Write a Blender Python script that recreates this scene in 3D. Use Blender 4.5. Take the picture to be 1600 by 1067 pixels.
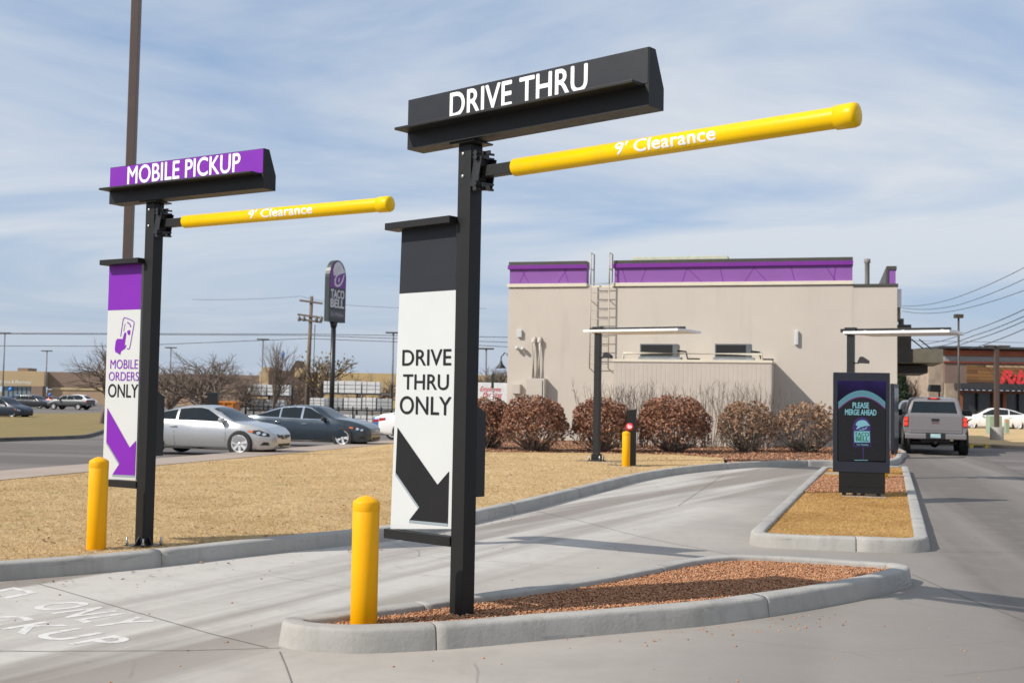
import bpy, bmesh, math, random
import numpy as np
from mathutils import Vector, Matrix
PI = math.pi
for o in list(bpy.data.objects): bpy.data.objects.remove(o)
SC = bpy.context.scene
COL = SC.collection
random.seed(7)
RNG = np.random.default_rng(11)

# ------------------------------------------------------------------ camera, sky, sun, exposure
EYE = 1.5; FPX = 1800.0; PITCH = math.atan((623.0 - 533.5) / FPX); ROLL = 0.0175
_F = Vector((0, math.cos(PITCH), math.sin(PITCH))); _R0 = Vector((1, 0, 0)); _U0 = Vector((0, -math.sin(PITCH), math.cos(PITCH)))
_R = _R0 * math.cos(ROLL) + _U0 * math.sin(ROLL); _U = _U0 * math.cos(ROLL) - _R0 * math.sin(ROLL)
cam = bpy.data.objects.new('camera', bpy.data.cameras.new('camera')); COL.objects.link(cam)
_m = Matrix((_R, _U, -_F)).transposed().to_4x4(); _m.translation = (0, 0, EYE); cam.matrix_world = _m
cam.data.sensor_width = 36; cam.data.lens = FPX / 1600 * 36; cam.data.clip_end = 3000
cam.data.dof.use_dof = True; cam.data.dof.focus_distance = 8.5; cam.data.dof.aperture_fstop = 4.5
SC.camera = cam
SUN_TRAVEL = Vector((0.90, 0.436, -math.tan(math.radians(38)))).normalized()
sun = bpy.data.objects.new('sun', bpy.data.lights.new('sun', 'SUN')); COL.objects.link(sun)
sun.data.energy = 4.8; sun.data.angle = math.radians(0.5); sun.data.color = (1.0, 0.94, 0.85)
sun.rotation_euler = SUN_TRAVEL.to_track_quat('-Z', 'Y').to_euler()
W = bpy.data.worlds.new("World"); SC.world = W; W.use_nodes = True
nt = W.node_tree; nt.nodes.clear()
def wn(t, **k):
    n = nt.nodes.new(t)
    for a, b in k.items(): setattr(n, a, b)
    return n
def wm(op, a, b=None, c=None):
    n = wn('ShaderNodeMath', operation=op)
    for i, v in enumerate((a, b, c)):
        if v is None: continue
        if isinstance(v, (int, float)): n.inputs[i].default_value = v
        else: nt.links.new(v, n.inputs[i])
    return n.outputs[0]
sky = wn('ShaderNodeTexSky', sky_type='NISHITA', sun_disc=False)
sky.sun_elevation = math.radians(38); sky.sun_rotation = math.atan2(-0.90, -0.436)
sky.air_density = 1.0; sky.dust_density = 0.4; sky.ozone_density = 3.0
tc = wn('ShaderNodeTexCoord'); sx = wn('ShaderNodeSeparateXYZ'); nt.links.new(tc.outputs['Generated'], sx.inputs[0])
zz = wm('MAXIMUM', wm('ADD', sx.outputs[2], 0.10), 0.05)
cx = wn('ShaderNodeCombineXYZ')
nt.links.new(wm('DIVIDE', sx.outputs[0], zz), cx.inputs[0]); nt.links.new(wm('DIVIDE', sx.outputs[1], zz), cx.inputs[1])
mp = wn('ShaderNodeMapping'); nt.links.new(cx.outputs[0], mp.inputs[0])
mp.inputs['Rotation'].default_value = (0, 0, math.radians(12)); mp.inputs['Scale'].default_value = (0.85, 1.0, 1); mp.inputs['Location'].default_value = (2.3, 0.6, 0)
n1 = wn('ShaderNodeTexNoise'); n1.inputs['Scale'].default_value = 0.62; n1.inputs['Detail'].default_value = 10; n1.inputs['Roughness'].default_value = 0.55; n1.inputs['Distortion'].default_value = 0.9
nt.links.new(mp.outputs[0], n1.inputs['Vector'])
rp = wn('ShaderNodeValToRGB'); rp.color_ramp.elements[0].position = 0.33; rp.color_ramp.elements[0].color = (0.10, 0.10, 0.10, 1); rp.color_ramp.elements[1].position = 0.60; rp.color_ramp.elements[1].color = (0.92, 0.92, 0.92, 1)
nt.links.new(n1.outputs['Fac'], rp.inputs[0])
mx = wn('ShaderNodeMix', data_type='RGBA'); nt.links.new(rp.outputs[0], mx.inputs[0])
pre = wn('ShaderNodeMix', data_type='RGBA'); pre.inputs[0].default_value = 0.55; nt.links.new(sky.outputs[0], pre.inputs[6]); pre.inputs[7].default_value = (3.5, 5.6, 9.1, 1)
nt.links.new(pre.outputs[2], mx.inputs[6]); mx.inputs[7].default_value = (7.7, 8.15, 8.75, 1)
hz = wn('ShaderNodeMapRange', interpolation_type='SMOOTHSTEP'); nt.links.new(sx.outputs[2], hz.inputs[0])
hz.inputs[1].default_value = 0.0; hz.inputs[2].default_value = 0.16; hz.inputs[3].default_value = 0.85; hz.inputs[4].default_value = 0.0
mh = wn('ShaderNodeMix', data_type='RGBA'); nt.links.new(hz.outputs[0], mh.inputs[0]); nt.links.new(mx.outputs[2], mh.inputs[6]); mh.inputs[7].default_value = (5.1, 5.95, 7.2, 1)
bgn = wn('ShaderNodeBackground'); bgn.inputs[1].default_value = 0.092
nt.links.new(mh.outputs[2], bgn.inputs[0])
wo = wn('ShaderNodeOutputWorld'); nt.links.new(bgn.outputs[0], wo.inputs[0])
SC.view_settings.view_transform = 'Standard'; SC.view_settings.look = 'None'; SC.view_settings.exposure = 0.0; SC.view_settings.gamma = 1
SC.render.engine = 'CYCLES'
SC.cycles.max_bounces = 6; SC.cycles.use_denoising = True

# ------------------------------------------------------------------ measuring helpers (a point of the photograph -> a place on the ground or on a plane)
C0 = Vector((0, 0, EYE))
def ray(x, y): return _F + _R * ((x - 800) / FPX) - _U * ((y - 533.5) / FPX)
def G(x, y, z=0.0):
    d = ray(x, y); return C0 + d * ((z - EYE) / d.z)
def sstep(a, b, x):
    t = np.clip((x - a) / (b - a), 0, 1); return t * t * (3 - 2 * t)
def terr(x, y):
    return -np.minimum(0.75, 0.015 * np.maximum(0, np.asarray(y, float) - 18)) * sstep(-0.5, -5.0, np.asarray(x, float))
def GT(x, y, off=0.0):
    z = off
    for _ in range(12):
        p = G(x, y, z); z = float(terr(p.x, p.y)) + off
    return p
def D(x, y, dep):
    d = ray(x, y); return C0 + d * (dep / d.y)
def hit(px, py, p0, ang, off=0.0):
    """photo point -> (s, z) on the vertical plane through p0 with heading ang, moved off along its local +y"""
    u = Vector((math.cos(ang), math.sin(ang), 0)); n = Vector((-math.sin(ang), math.cos(ang), 0))
    d = ray(px, py); q = Vector(p0) + n * off
    t = (q - C0).dot(n) / d.dot(n); h = C0 + d * t
    return (h - Vector(p0)).dot(u), h.z

# ------------------------------------------------------------------ materials
def lin(r, g, b):
    f = lambda c: ((c / 255 + .055) / 1.055) ** 2.4 if c > 10 else c / 255 / 12.92
    return (f(r), f(g), f(b))
class NT:
    def __init__(s, name):
        s.m = bpy.data.materials.new(name); s.m.use_nodes = True; s.t = s.m.node_tree
        s.b = s.t.nodes['Principled BSDF']; s.tc = s.t.nodes.new('ShaderNodeTexCoord')
    def n(s, t, **k):
        n = s.t.nodes.new(t)
        for a, b in k.items(): setattr(n, a, b)
        return n
    def l(s, a, b): s.t.links.new(a, b)
    def mapping(s, scale=(1, 1, 1), rot=0, src='Object'):
        m = s.n('ShaderNodeMapping'); s.l(s.tc.outputs[src], m.inputs[0])
        m.inputs['Scale'].default_value = scale; m.inputs['Rotation'].default_value = (0, 0, rot); return m.outputs[0]
    def noise(s, vec, scale, detail=6, rough=.55, dist=0):
        n = s.n('ShaderNodeTexNoise'); s.l(vec, n.inputs['Vector'])
        n.inputs['Scale'].default_value = scale; n.inputs['Detail'].default_value = detail; n.inputs['Roughness'].default_value = rough; n.inputs['Distortion'].default_value = dist
        return n.outputs['Fac']
    def ramp(s, fac, stops):
        r = s.n('ShaderNodeValToRGB'); s.l(fac, r.inputs[0]); e = r.color_ramp.elements
        while len(e) < len(stops): e.new(0.5)
        for i, (p, c) in enumerate(stops):
            e[i].position = p; e[i].color = (c, c, c, 1) if isinstance(c, (int, float)) else (*c, 1)
        return r.outputs[0]
    def mix(s, fac, a, b, mode='MIX'):
        n = s.n('ShaderNodeMix', data_type='RGBA', blend_type=mode)
        for i, v in ((0, fac), (6, a), (7, b)):
            if isinstance(v, (int, float)): n.inputs[i].default_value = v
            elif isinstance(v, tuple): n.inputs[i].default_value = (*v, 1)
            else: s.l(v, n.inputs[i])
        return n.outputs[2]
    def math(s, op, a, b=0.0):
        n = s.n('ShaderNodeMath', operation=op)
        for i, v in ((0, a), (1, b)):
            if isinstance(v, (int, float)): n.inputs[i].default_value = v
            else: s.l(v, n.inputs[i])
        return n.outputs[0]
    def bump(s, h, strength=.3, dist=.01):
        b = s.n('ShaderNodeBump'); b.inputs['Strength'].default_value = strength; b.inputs['Distance'].default_value = dist
        s.l(h, b.inputs['Height']); s.l(b.outputs[0], s.b.inputs['Normal'])
    def fin(s, col, rough=.5, metal=0, coat=0, spec=None):
        if isinstance(col, tuple): s.b.inputs['Base Color'].default_value = (*col, 1)
        else: s.l(col, s.b.inputs['Base Color'])
        if isinstance(rough, (int, float)): s.b.inputs['Roughness'].default_value = rough
        else: s.l(rough, s.b.inputs['Roughness'])
        s.b.inputs['Metallic'].default_value = metal; s.b.inputs['Coat Weight'].default_value = coat
        if spec is not None: s.b.inputs['Specular IOR Level'].default_value = spec
        return s.m
_MC = {}
def pm(name, col, rough=.5, metal=0, var=.12, scale=4, bump=0, bscale=60, coat=0, isl=None, spec=None):
    """plain surface with a slow tone variation and optional grain"""
    if name in _MC: return _MC[name]
    s = NT(name); v = s.mapping()
    f = s.noise(v, scale, 5)
    lo = tuple(c * (1 - var) for c in col); hi = tuple(min(1, c * (1 + var)) for c in col)
    c = s.mix(s.ramp(f, [(.3, 0.), (.7, 1.)]), lo, hi)
    if isl:
        g = s.n('ShaderNodeNewGeometry'); r = s.n('ShaderNodeValToRGB'); s.l(g.outputs['Random Per Island'], r.inputs[0])
        e = r.color_ramp.elements
        while len(e) < len(isl): e.new(.5)
        for i, cc in enumerate(isl): e[i].position = i / (len(isl) - 1); e[i].color = (*cc, 1)
        c = r.outputs[0]
    if bump: s.bump(s.noise(v, bscale, 4), bump, .01)
    m = s.fin(c, s.math('ADD', s.math('MULTIPLY', s.noise(v, scale * 6, 3), .16), rough - .08), metal, coat, spec)
    _MC[name] = m; return m
def emit(name, col, strength):
    if name in _MC: return _MC[name]
    s = NT(name); s.b.inputs['Base Color'].default_value = (*[c * .3 for c in col], 1)
    s.b.inputs['Emission Color'].default_value = (*col, 1); s.b.inputs['Emission Strength'].default_value = strength
    s.b.inputs['Roughness'].default_value = .4; _MC[name] = s.m; return s.m

BLACK = pm('charcoal_powder_coat', (.0125, .0122, .0125), .45, 0, .1, 3, .06, 220, spec=.3)
BLACK2 = pm('black_steel', (.012, .012, .013), .4, 0, .15, 3)
FACE_D = pm('dark_grey_panel', (.019, .0205, .026), .45, 0, .05, 2, spec=.3)
PURPLE = pm('purple_panel', (.19, .016, .37), .42, 0, .04, 2, spec=.3)
PURP_W = pm('purple_wall_paint', (.235, .085, .335), .7, 0, .06, 1.2, .1, 90)
PURP_D = pm('deep_purple_trim', (.17, .014, .26), .55, 0, .05, 2)
WHITE = pm('white_sign_panel', (.55, .565, .56), .4, 0, .02, 2, spec=.3)
WHITEP = pm('white_vinyl_lettering', (.86, .86, .86), .45, 0, .02, 4)
INK = pm('black_print', (.012, .0115, .013), .5, 0, .1, 3, spec=.25)
GREYP = pm('grey_blue_print', (.26, .31, .34), .45, 0, .05, 3)
def yellow(name, col, rough):
    s = NT(name); v = s.mapping()
    c = s.mix(s.ramp(s.noise(v, 2.5, 5), [(.3, 0.), (.7, 1.)]), tuple(x * .93 for x in col), col)
    sc = s.ramp(s.noise(s.mapping((3, 3, 22)), 1.0, 9, .78, .6), [(.63, 0.), (.70, 1.)]); c = s.mix(s.math('MULTIPLY', sc, .38), c, (.16, .10, .03))
    dd = s.ramp(s.noise(v, 7, 9, .75), [(.52, 0.), (.70, 1.)]); c = s.mix(s.math('MULTIPLY', dd, .22), c, (.40, .24, .05))
    s.bump(s.noise(v, 60, 4), .04, .01)
    return s.fin(c, s.math('ADD', s.math('MULTIPLY', dd, .25), rough), 0, 0, .22)
YEL = yellow('yellow_plastic_sleeve', (.88, .415, .0012), .40)
YELB = yellow('yellow_tube', (.86, .53, .001), .32)
STEEL = pm('galvanised_steel', (.45, .46, .47), .38, .9, .15, 8)
RED = pm('red_print', (.62, .03, .05), .4)
def stucco():
    s = NT('beige_stucco'); v = s.mapping(); base = (.545, .492, .432)
    c = s.mix(s.ramp(s.noise(v, .5, 6, .6), [(.3, 0.), (.7, 1.)]), tuple(x * .95 for x in base), tuple(x * 1.04 for x in base))
    st = s.ramp(s.noise(s.mapping((1.6, 1.6, .16)), 1.0, 7, .68), [(.54, 0.), (.70, 1.)]); c = s.mix(s.math('MULTIPLY', st, .20), c, (.34, .295, .245))
    c = s.mix(s.math('MULTIPLY', s.ramp(s.noise(v, 26, 6, .7), [(.4, 0.), (.7, 1.)]), .10), c, tuple(x * .6 for x in base))
    s.bump(s.noise(v, 70, 6, .7), .5, .012); return s.fin(c, .92, spec=.2)
STUCCO = stucco()
CREAM = pm('cream_trim', (.66, .60, .48), .8, 0, .05, 2)
CAPD = pm('dark_parapet_cap', (.075, .07, .06), .5, .3, .1, 2)
PANELB = pm('ribbed_panel', (.51, .45, .39), .6, 0, .05, 1.5)
LIGHTPANEL = pm('white_canopy', (.82, .81, .79), .4, 0, .03, 2)
RUBBER = pm('tyre_rubber', (.018, .018, .019), .75, 0, .2, 8)
ALLOY = pm('alloy_rim', (.72, .73, .74), .3, .35, .06, 6)
GLASS = pm('tinted_car_glass', (.012, .017, .019), .05, 0, .1, 2, spec=.45)
CHROME = pm('chrome_trim', (.75, .76, .78), .12, 1, .05, 3)
PLAST = pm('black_plastic', (.015, .015, .016), .5, 0, .15, 6)
LAMPC = pm('headlight_lens', (.22, .23, .245), .08, .4, .5, 14)
AMBER = pm('amber_lens', (.75, .17, .02), .15)
REDL = emit('lit_tail_lamp', (1.0, .05, .02), 1.1)
REDD = pm('red_lens', (.30, .01, .01), .15)
BARK = pm('bare_bark', (.17, .13, .105), .9, 0, .3, 6)
BARK2 = pm('grey_brown_twigs', (.20, .155, .125), .9, 0, .3, 6)
LEAF = pm('dry_red_brown_leaf', (.1, .04, .02), .7, isl=[(.15, .060, .036), (.23, .092, .054), (.26, .112, .066), (.29, .138, .082), (.20, .080, .048), (.38, .23, .12)])
LEAF2 = pm('dry_tan_leaf', (.1, .05, .03), .7, isl=[(.20, .105, .06), (.28, .16, .09), (.34, .21, .125), (.22, .115, .065)])
LEAFY = pm('yellow_olive_leaf', (.2, .13, .03), .7, isl=[(.16, .10, .02), (.26, .17, .03), (.12, .09, .02)])
NEEDLE = pm('dark_evergreen_needle', (.02, .04, .02), .8, isl=[(.015, .03, .015), (.03, .05, .02), (.05, .07, .03)])
BROWNP = pm('brown_painted_pole', (.085, .055, .045), .45, 0, .08, 2)
WOODP = pm('weathered_pole_wood', (.17, .13, .10), .85, 0, .2, 3)
WIRE = pm('power_cable', (.05, .05, .055), .6)
ASPH_D = pm('kerb_dark', (.10, .095, .09), .85, 0, .2, 2)

def concrete_mat(name, base, lanes=(), speck=.12, blot=.16):
    s = NT(name); v = s.mapping()
    big = s.noise(v, .35, 7, .6, .4); fine = s.noise(v, 14, 8, .7); grit = s.noise(v, 160, 3, .6)
    c = s.mix(s.ramp(big, [(.32, 0.), (.68, 1.)]), tuple(x * (1 - blot) for x in base), tuple(x * (1 + blot) for x in base))
    c = s.mix(s.math('MULTIPLY', s.ramp(fine, [(.35, 0.), (.7, 1.)]), speck), c, tuple(x * .55 for x in base))
    for ang, sc, dk, lt, mask in lanes:      # pale worn and darker tyre bands that run along the lane
        st = s.noise(s.mapping((1, 1, 1), 0), 1, 0) if False else None
        m1 = s.n('ShaderNodeVectorRotate', rotation_type='Z_AXIS'); s.l(s.tc.outputs['Object'], m1.inputs['Vector']); m1.inputs['Angle'].default_value = -ang
        m2 = s.n('ShaderNodeMapping'); s.l(m1.outputs[0], m2.inputs[0]); m2.inputs['Scale'].default_value = (sc * .05, sc, 1)
        st = s.noise(m2.outputs[0], 1.0, 4, .55, .25)
        f = s.ramp(st, [(.43, 0.), (.57, 1.)])
        sm = s.mix(f, dk, lt)
        sm = s.mix(s.math('MULTIPLY', s.ramp(fine, [(.4, 0.), (.72, 1.)]), speck), sm, tuple(x * .6 for x in dk))
        c = s.mix(.7 if mask is None else mask(s), c, sm)
    c = s.mix(s.math('MULTIPLY', s.ramp(s.noise(v, 2.6, 9, .68, .6), [(.38, 1.), (.52, 0.)]), .20), c, tuple(x * .62 for x in base))
    ck = s.n('ShaderNodeTexVoronoi', feature='DISTANCE_TO_EDGE'); wv = s.n('ShaderNodeMix', data_type='RGBA'); wv.inputs[0].default_value = .12; s.l(v, wv.inputs[6]); wn_ = s.n('ShaderNodeTexNoise'); wn_.inputs['Scale'].default_value = 1.4; wn_.inputs['Detail'].default_value = 8; s.l(v, wn_.inputs['Vector']); s.l(wn_.outputs['Color'], wv.inputs[7]); s.l(wv.outputs[2], ck.inputs['Vector']); ck.inputs['Scale'].default_value = .42
    crk = s.math('MULTIPLY', s.ramp(ck.outputs['Distance'], [(.0, 1.), (.0035, 0.)]), s.ramp(s.noise(v, .6, 3), [(.5, 0.), (.58, .55)])); c = s.mix(crk, c, tuple(x * .35 for x in base))
    spot = s.n('ShaderNodeTexVoronoi'); s.l(v, spot.inputs['Vector']); spot.inputs['Scale'].default_value = 3.2
    c = s.mix(s.math('MULTIPLY', s.ramp(spot.outputs['Distance'], [(.04, 1.), (.075, 0.)]), s.ramp(s.noise(v, 1.9, 2), [(.52, 0.), (.6, .5)])), c, tuple(x * .3 for x in base))
    # dark spill marks
    sp = s.ramp(s.noise(v, 1.7, 9, .72, 1.2), [(.24, 1.), (.36, 0.)])
    c = s.mix(s.math('MULTIPLY', sp, .35), c, tuple(x * .35 for x in base))
    s.bump(s.math('ADD', s.math('MULTIPLY', fine, .6), grit), .25, .006)
    return s.fin(c, .82)
def split_mask(a, b, w, amt):
    """1 on the left of the line a->b, falling to 0 over w metres"""
    ax, ay = a; dx, dy = b[0] - a[0], b[1] - a[1]; L = math.hypot(dx, dy); nx, ny = -dy / L, dx / L
    def f(s, inv=False):
        q = s.n('ShaderNodeSeparateXYZ'); s.l(s.tc.outputs['Object'], q.inputs[0])
        d = s.math('ADD', s.math('MULTIPLY', s.math('SUBTRACT', q.outputs[0], ax), nx), s.math('MULTIPLY', s.math('SUBTRACT', q.outputs[1], ay), ny))
        n = s.n('ShaderNodeMapRange'); s.l(d, n.inputs[0]); n.inputs[1].default_value = -w; n.inputs[2].default_value = w
        n.inputs[3].default_value = 0.; n.inputs[4].default_value = amt
        return n.outputs[0]
    return f
ROAD = concrete_mat('worn_concrete', (.40, .365, .325), [
    (math.radians(62), 1.15, (.215, .184, .160), (.50, .475, .435), split_mask((-1.4, 7.), (6.3, 24.), .6, .85)),
    (math.radians(76), .6, (.105, .090, .079), (.180, .160, .142), split_mask((6.8, 24.), (.5, 4.), 1.6, .92))])
def kerb_mat():
    s = NT('kerb_concrete'); v = s.mapping(); base = (.365, .35, .325)
    c = s.mix(s.ramp(s.noise(v, 1.1, 7, .62, .3), [(.3, 0.), (.7, 1.)]), tuple(x * .84 for x in base), tuple(x * 1.14 for x in base))
    f = s.noise(v, 30, 7, .72); c = s.mix(s.math('MULTIPLY', s.ramp(f, [(.4, 0.), (.68, 1.)]), .10), c, tuple(x * .6 for x in base))
    st = s.ramp(s.noise(s.mapping((9, 9, 1.1)), 1.0, 6, .65, .4), [(.50, 0.), (.66, 1.)]); c = s.mix(s.math('MULTIPLY', st, .28), c, (.22, .195, .17))
    bl = s.ramp(s.noise(s.mapping((1.6, 1.6, 14)), 1.0, 8, .75, .8), [(.57, 0.), (.68, 1.)]); c = s.mix(s.math('MULTIPLY', bl, .45), c, (.09, .085, .08))
    s.bump(s.math('ADD', f, s.math('MULTIPLY', s.noise(v, 6, 6, .65), 2.5)), .28, .012); return s.fin(c, .86)
KERB = kerb_mat()
WALKC = concrete_mat('tan_walk_concrete', (.37, .295, .24), (), .1, .08)
ASPH = concrete_mat('grey_asphalt', (.155, .135, .122), [(math.radians(-13), .35, (.105, .090, .081), (.19, .168, .152), None)], .2, .12)
def grass_ground(name, a, b, g, gamt):
    s = NT(name); v = s.mapping()
    f = s.noise(v, .55, 8, .62, .3); f2 = s.noise(v, 22, 8, .75); f3 = s.noise(v, 1.1, 6, .6, .5)
    c = s.mix(s.ramp(f, [(.3, 0.), (.7, 1.)]), a, b)
    c = s.mix(s.math('MULTIPLY', s.ramp(f2, [(.35, 1.), (.6, 0.)]), .35), c, tuple(x * .55 for x in a))
    c = s.mix(s.math('MULTIPLY', s.ramp(f3, [(.62, 0.), (.74, 1.)]), gamt), c, g)
    s.bump(s.noise(s.mapping((1, 1, 1)), 60, 6, .75), .8, .02); return s.fin(c, .95, spec=.1)
LAWN = grass_ground('dormant_lawn', (.52, .365, .185), (.66, .48, .265), (.17, .20, .06), .6)
LAWN3 = grass_ground('golden_dormant_turf', (.42, .25, .09), (.52, .325, .135), (.34, .22, .08), .3)
LAWN2 = grass_ground('far_olive_lawn', (.235, .18, .085), (.30, .235, .11), (.13, .14, .05), .7)
FIELD = grass_ground('far_field', (.20, .165, .11), (.27, .22, .15), (.16, .15, .09), .4)
GRASSB = pm('dry_grass_blade', (.4, .28, .13), .85, isl=[(.64, .485, .285), (.72, .565, .345), (.58, .425, .235), (.74, .595, .38), (.66, .505, .295), (.70, .54, .325), (.46, .335, .175), (.72, .565, .355)], spec=.1)
GRASSK = pm('golden_grass_blade', (.4, .28, .13), .85, isl=[(.60, .39, .155), (.68, .46, .20), (.54, .33, .12), (.70, .49, .23), (.44, .26, .085), (.62, .41, .17)], spec=.1)
for _m, _dk, _gr in ((GRASSB, (.80, .74, .64), .6), (GRASSK, (.70, .60, .50), .0)):
    # patches of browner and greener turf across the lawn
    _t = _m.node_tree; _b = _t.nodes['Principled BSDF']; _src = _b.inputs['Base Color'].links[0].from_socket
    _c = _t.nodes.new('ShaderNodeTexCoord')
    def _ramp(scale, lo, hi, det=6, rough=.6):
        n = _t.nodes.new('ShaderNodeTexNoise'); n.inputs['Scale'].default_value = scale; n.inputs['Detail'].default_value = det; n.inputs['Roughness'].default_value = rough
        _t.links.new(_c.outputs['Object'], n.inputs['Vector']); r = _t.nodes.new('ShaderNodeMapRange'); _t.links.new(n.outputs['Fac'], r.inputs[0]); r.inputs[1].default_value = lo; r.inputs[2].default_value = hi; return r.outputs[0]
    def _mixn(f, a, b, mode='MIX'):
        n = _t.nodes.new('ShaderNodeMix'); n.data_type = 'RGBA'; n.blend_type = mode; _t.links.new(f, n.inputs[0]); _t.links.new(a, n.inputs[6]); n.inputs[7].default_value = (*b, 1); return n.outputs[2]
    o_ = _mixn(_ramp(.9, .42, .62), _src, _dk, 'MULTIPLY'); o_ = _mixn(_ramp(4.5, .48, .66), o_, (.80, .75, .67), 'MULTIPLY')
    o_ = _mixn(_ramp(15, .46, .62, 4), o_, (.74, .66, .54), 'MULTIPLY')
    if _gr: o_ = _mixn(_ramp(1.6, .66, .74, 8, .65), o_, (.22, .26, .07))
    _t.links.new(o_, _b.inputs['Base Color'])
GRAVB = pm('gravel_bed', (.11, .06, .038), .95, 0, .3, 9, .8, 40)
STONE = pm('red_brown_stone', (.3, .15, .09), .85, 0, isl=[(.24, .092, .044), (.44, .195, .088), (.53, .275, .14), (.17, .062, .034), (.58, .36, .22), (.37, .15, .066), (.48, .22, .10)])
def sheet_mat_paint():
    s = NT('worn_white_road_paint'); v = s.mapping(src='Object')
    f = s.ramp(s.noise(v, 9, 8, .75), [(.38, 0.), (.52, 1.)])
    return s.fin(s.mix(f, (.42, .40, .375), (.62, .60, .57)), .8)
PAINT = sheet_mat_paint()

# ------------------------------------------------------------------ mesh helpers
class MB:
    def __init__(s): s.v = []; s.f = []; s.mi = []; s.cm = 0; s.sm = []
    def add(s, vs, fs, smooth=False):
        o = len(s.v); s.v += [tuple(p) for p in vs]
        for f in fs: s.f.append(tuple(i + o for i in f)); s.mi.append(s.cm); s.sm.append(smooth)
        return s
    def box(s, x0, x1, y0, y1, z0, z1, bev=0, rot=None):
        if x0 > x1: x0, x1 = x1, x0
        if y0 > y1: y0, y1 = y1, y0
        if z0 > z1: z0, z1 = z1, z0
        b = bmesh.new(); bmesh.ops.create_cube(b, size=1)
        for p in b.verts: p.co = Vector(((x0 + x1) / 2 + p.co.x * (x1 - x0), (y0 + y1) / 2 + p.co.y * (y1 - y0), (z0 + z1) / 2 + p.co.z * (z1 - z0)))
        bev = min(bev, .45 * min(x1 - x0, y1 - y0, z1 - z0))
        if bev > 0: bmesh.ops.bevel(b, geom=b.edges[:], offset=bev, segments=2, profile=.6, affect='EDGES')
        return s.addbm(b, rot)
    def addbm(s, b, rot=None, smooth=False):
        b.verts.index_update()
        vs = [(rot @ p.co if rot is not None else p.co) for p in b.verts]
        s.add([tuple(p) for p in vs], [tuple(q.index for q in f.verts) for f in b.faces], smooth); b.free(); return s
    def tube(s, pts, rads, n=8, caps=True, smooth=True):
        pts = [Vector(p) for p in pts]
        if isinstance(rads, (int, float)): rads = [rads] * len(pts)
        rings = []; ref = None
        for i, p in enumerate(pts):
            t = (pts[min(i + 1, len(pts) - 1)] - pts[max(i - 1, 0)]).normalized()
            if ref is None: ref = Vector((0, 0, 1)) if abs(t.z) < .9 else Vector((1, 0, 0))
            a = t.cross(ref)
            if a.length < 1e-5: a = t.cross(Vector((0, 1, 0)))
            a.normalize(); b = t.cross(a).normalized(); ref = -b if False else ref
            rings.append([p + (a * math.cos(2 * PI * k / n) + b * math.sin(2 * PI * k / n)) * rads[i] for k in range(n)])
        vs = [q for r in rings for q in r]; fs = []
        for i in range(len(pts) - 1):
            for k in range(n): fs.append((i * n + k, i * n + (k + 1) % n, (i + 1) * n + (k + 1) % n, (i + 1) * n + k))
        s.add(vs, fs, smooth)
        if caps:
            s.add(rings[0], [tuple(range(n - 1, -1, -1))]); s.add(rings[-1], [tuple(range(n))])
        return s
    def lathe(s, prof, n=24, axis='z', c=(0, 0, 0), smooth=True):
        vs = []; fs = []
        for r, z in prof:
            for k in range(n):
                a = 2 * PI * k / n; x, y = r * math.cos(a), r * math.sin(a)
                p = (x, y, z) if axis == 'z' else ((x, z, y) if axis == 'y' else (z, x, y))
                vs.append((p[0] + c[0], p[1] + c[1], p[2] + c[2]))
        for i in range(len(prof) - 1):
            for k in range(n): fs.append((i * n + k, i * n + (k + 1) % n, (i + 1) * n + (k + 1) % n, (i + 1) * n + k))
        return s.add(vs, fs, smooth)
    def prism(s, poly, fn0, fn1):
        """extrude a 2D polygon between two mapping functions"""
        n = len(poly); a = [fn0(*p) for p in poly]; b = [fn1(*p) for p in poly]
        s.add(a + b, [(i, (i + 1) % n, n + (i + 1) % n, n + i) for i in range(n)])
        s.add(a, [tuple(range(n - 1, -1, -1))]); s.add(b, [tuple(range(n))]); return s
    def build(s, name, mats, parent=None, loc=None, recalc=True):
        me = bpy.data.meshes.new(name); me.from_pydata(s.v, [], s.f)
        if not isinstance(mats, (list, tuple)): mats = [mats]
        for m in mats: me.materials.append(m)
        me.polygons.foreach_set('material_index', s.mi); me.polygons.foreach_set('use_smooth', s.sm)
        if recalc:
            b = bmesh.new(); b.from_mesh(me); bmesh.ops.remove_doubles(b, verts=b.verts[:], dist=1e-5) if len(s.v) < 60000 else None
            bmesh.ops.recalc_face_normals(b, faces=b.faces[:]); b.to_mesh(me); b.free()
        me.update()
        o = bpy.data.objects.new(name, me); COL.objects.link(o)
        if parent is not None: o.parent = parent
        if loc is not None: o.location = loc
        return o
def tag(o, label=None, cat=None, group=None, kind=None):
    if label: o['label'] = label
    if cat: o['category'] = cat
    if group: o['group'] = group
    if kind: o['kind'] = kind
    return o
def thing(name, label, cat, loc=(0, 0, 0), rz=0, group=None):
    o = bpy.data.objects.new(name, None); COL.objects.link(o); o.location = loc; o.rotation_euler = (0, 0, rz); o.empty_display_size = .2
    return tag(o, label, cat, group)
def struct(o, kind='structure'): o['kind'] = kind; return o
def dup(root, loc, rz=None, label=None, scale=None):
    def cp(o, par):
        c = o.copy(); COL.objects.link(c); c.parent = par
        for ch in list(o.children): cp(ch, c)
        return c
    r = cp(root, None); r.location = loc
    if rz is not None: r.rotation_euler = (0, 0, rz)
    if scale: r.scale = scale
    if label: r['label'] = label
    return r
def cut_grid(b, planes):
    for co, no in planes:
        bmesh.ops.bisect_plane(b, geom=b.verts[:] + b.edges[:] + b.faces[:], plane_co=co, plane_no=no, dist=1e-6)
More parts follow.
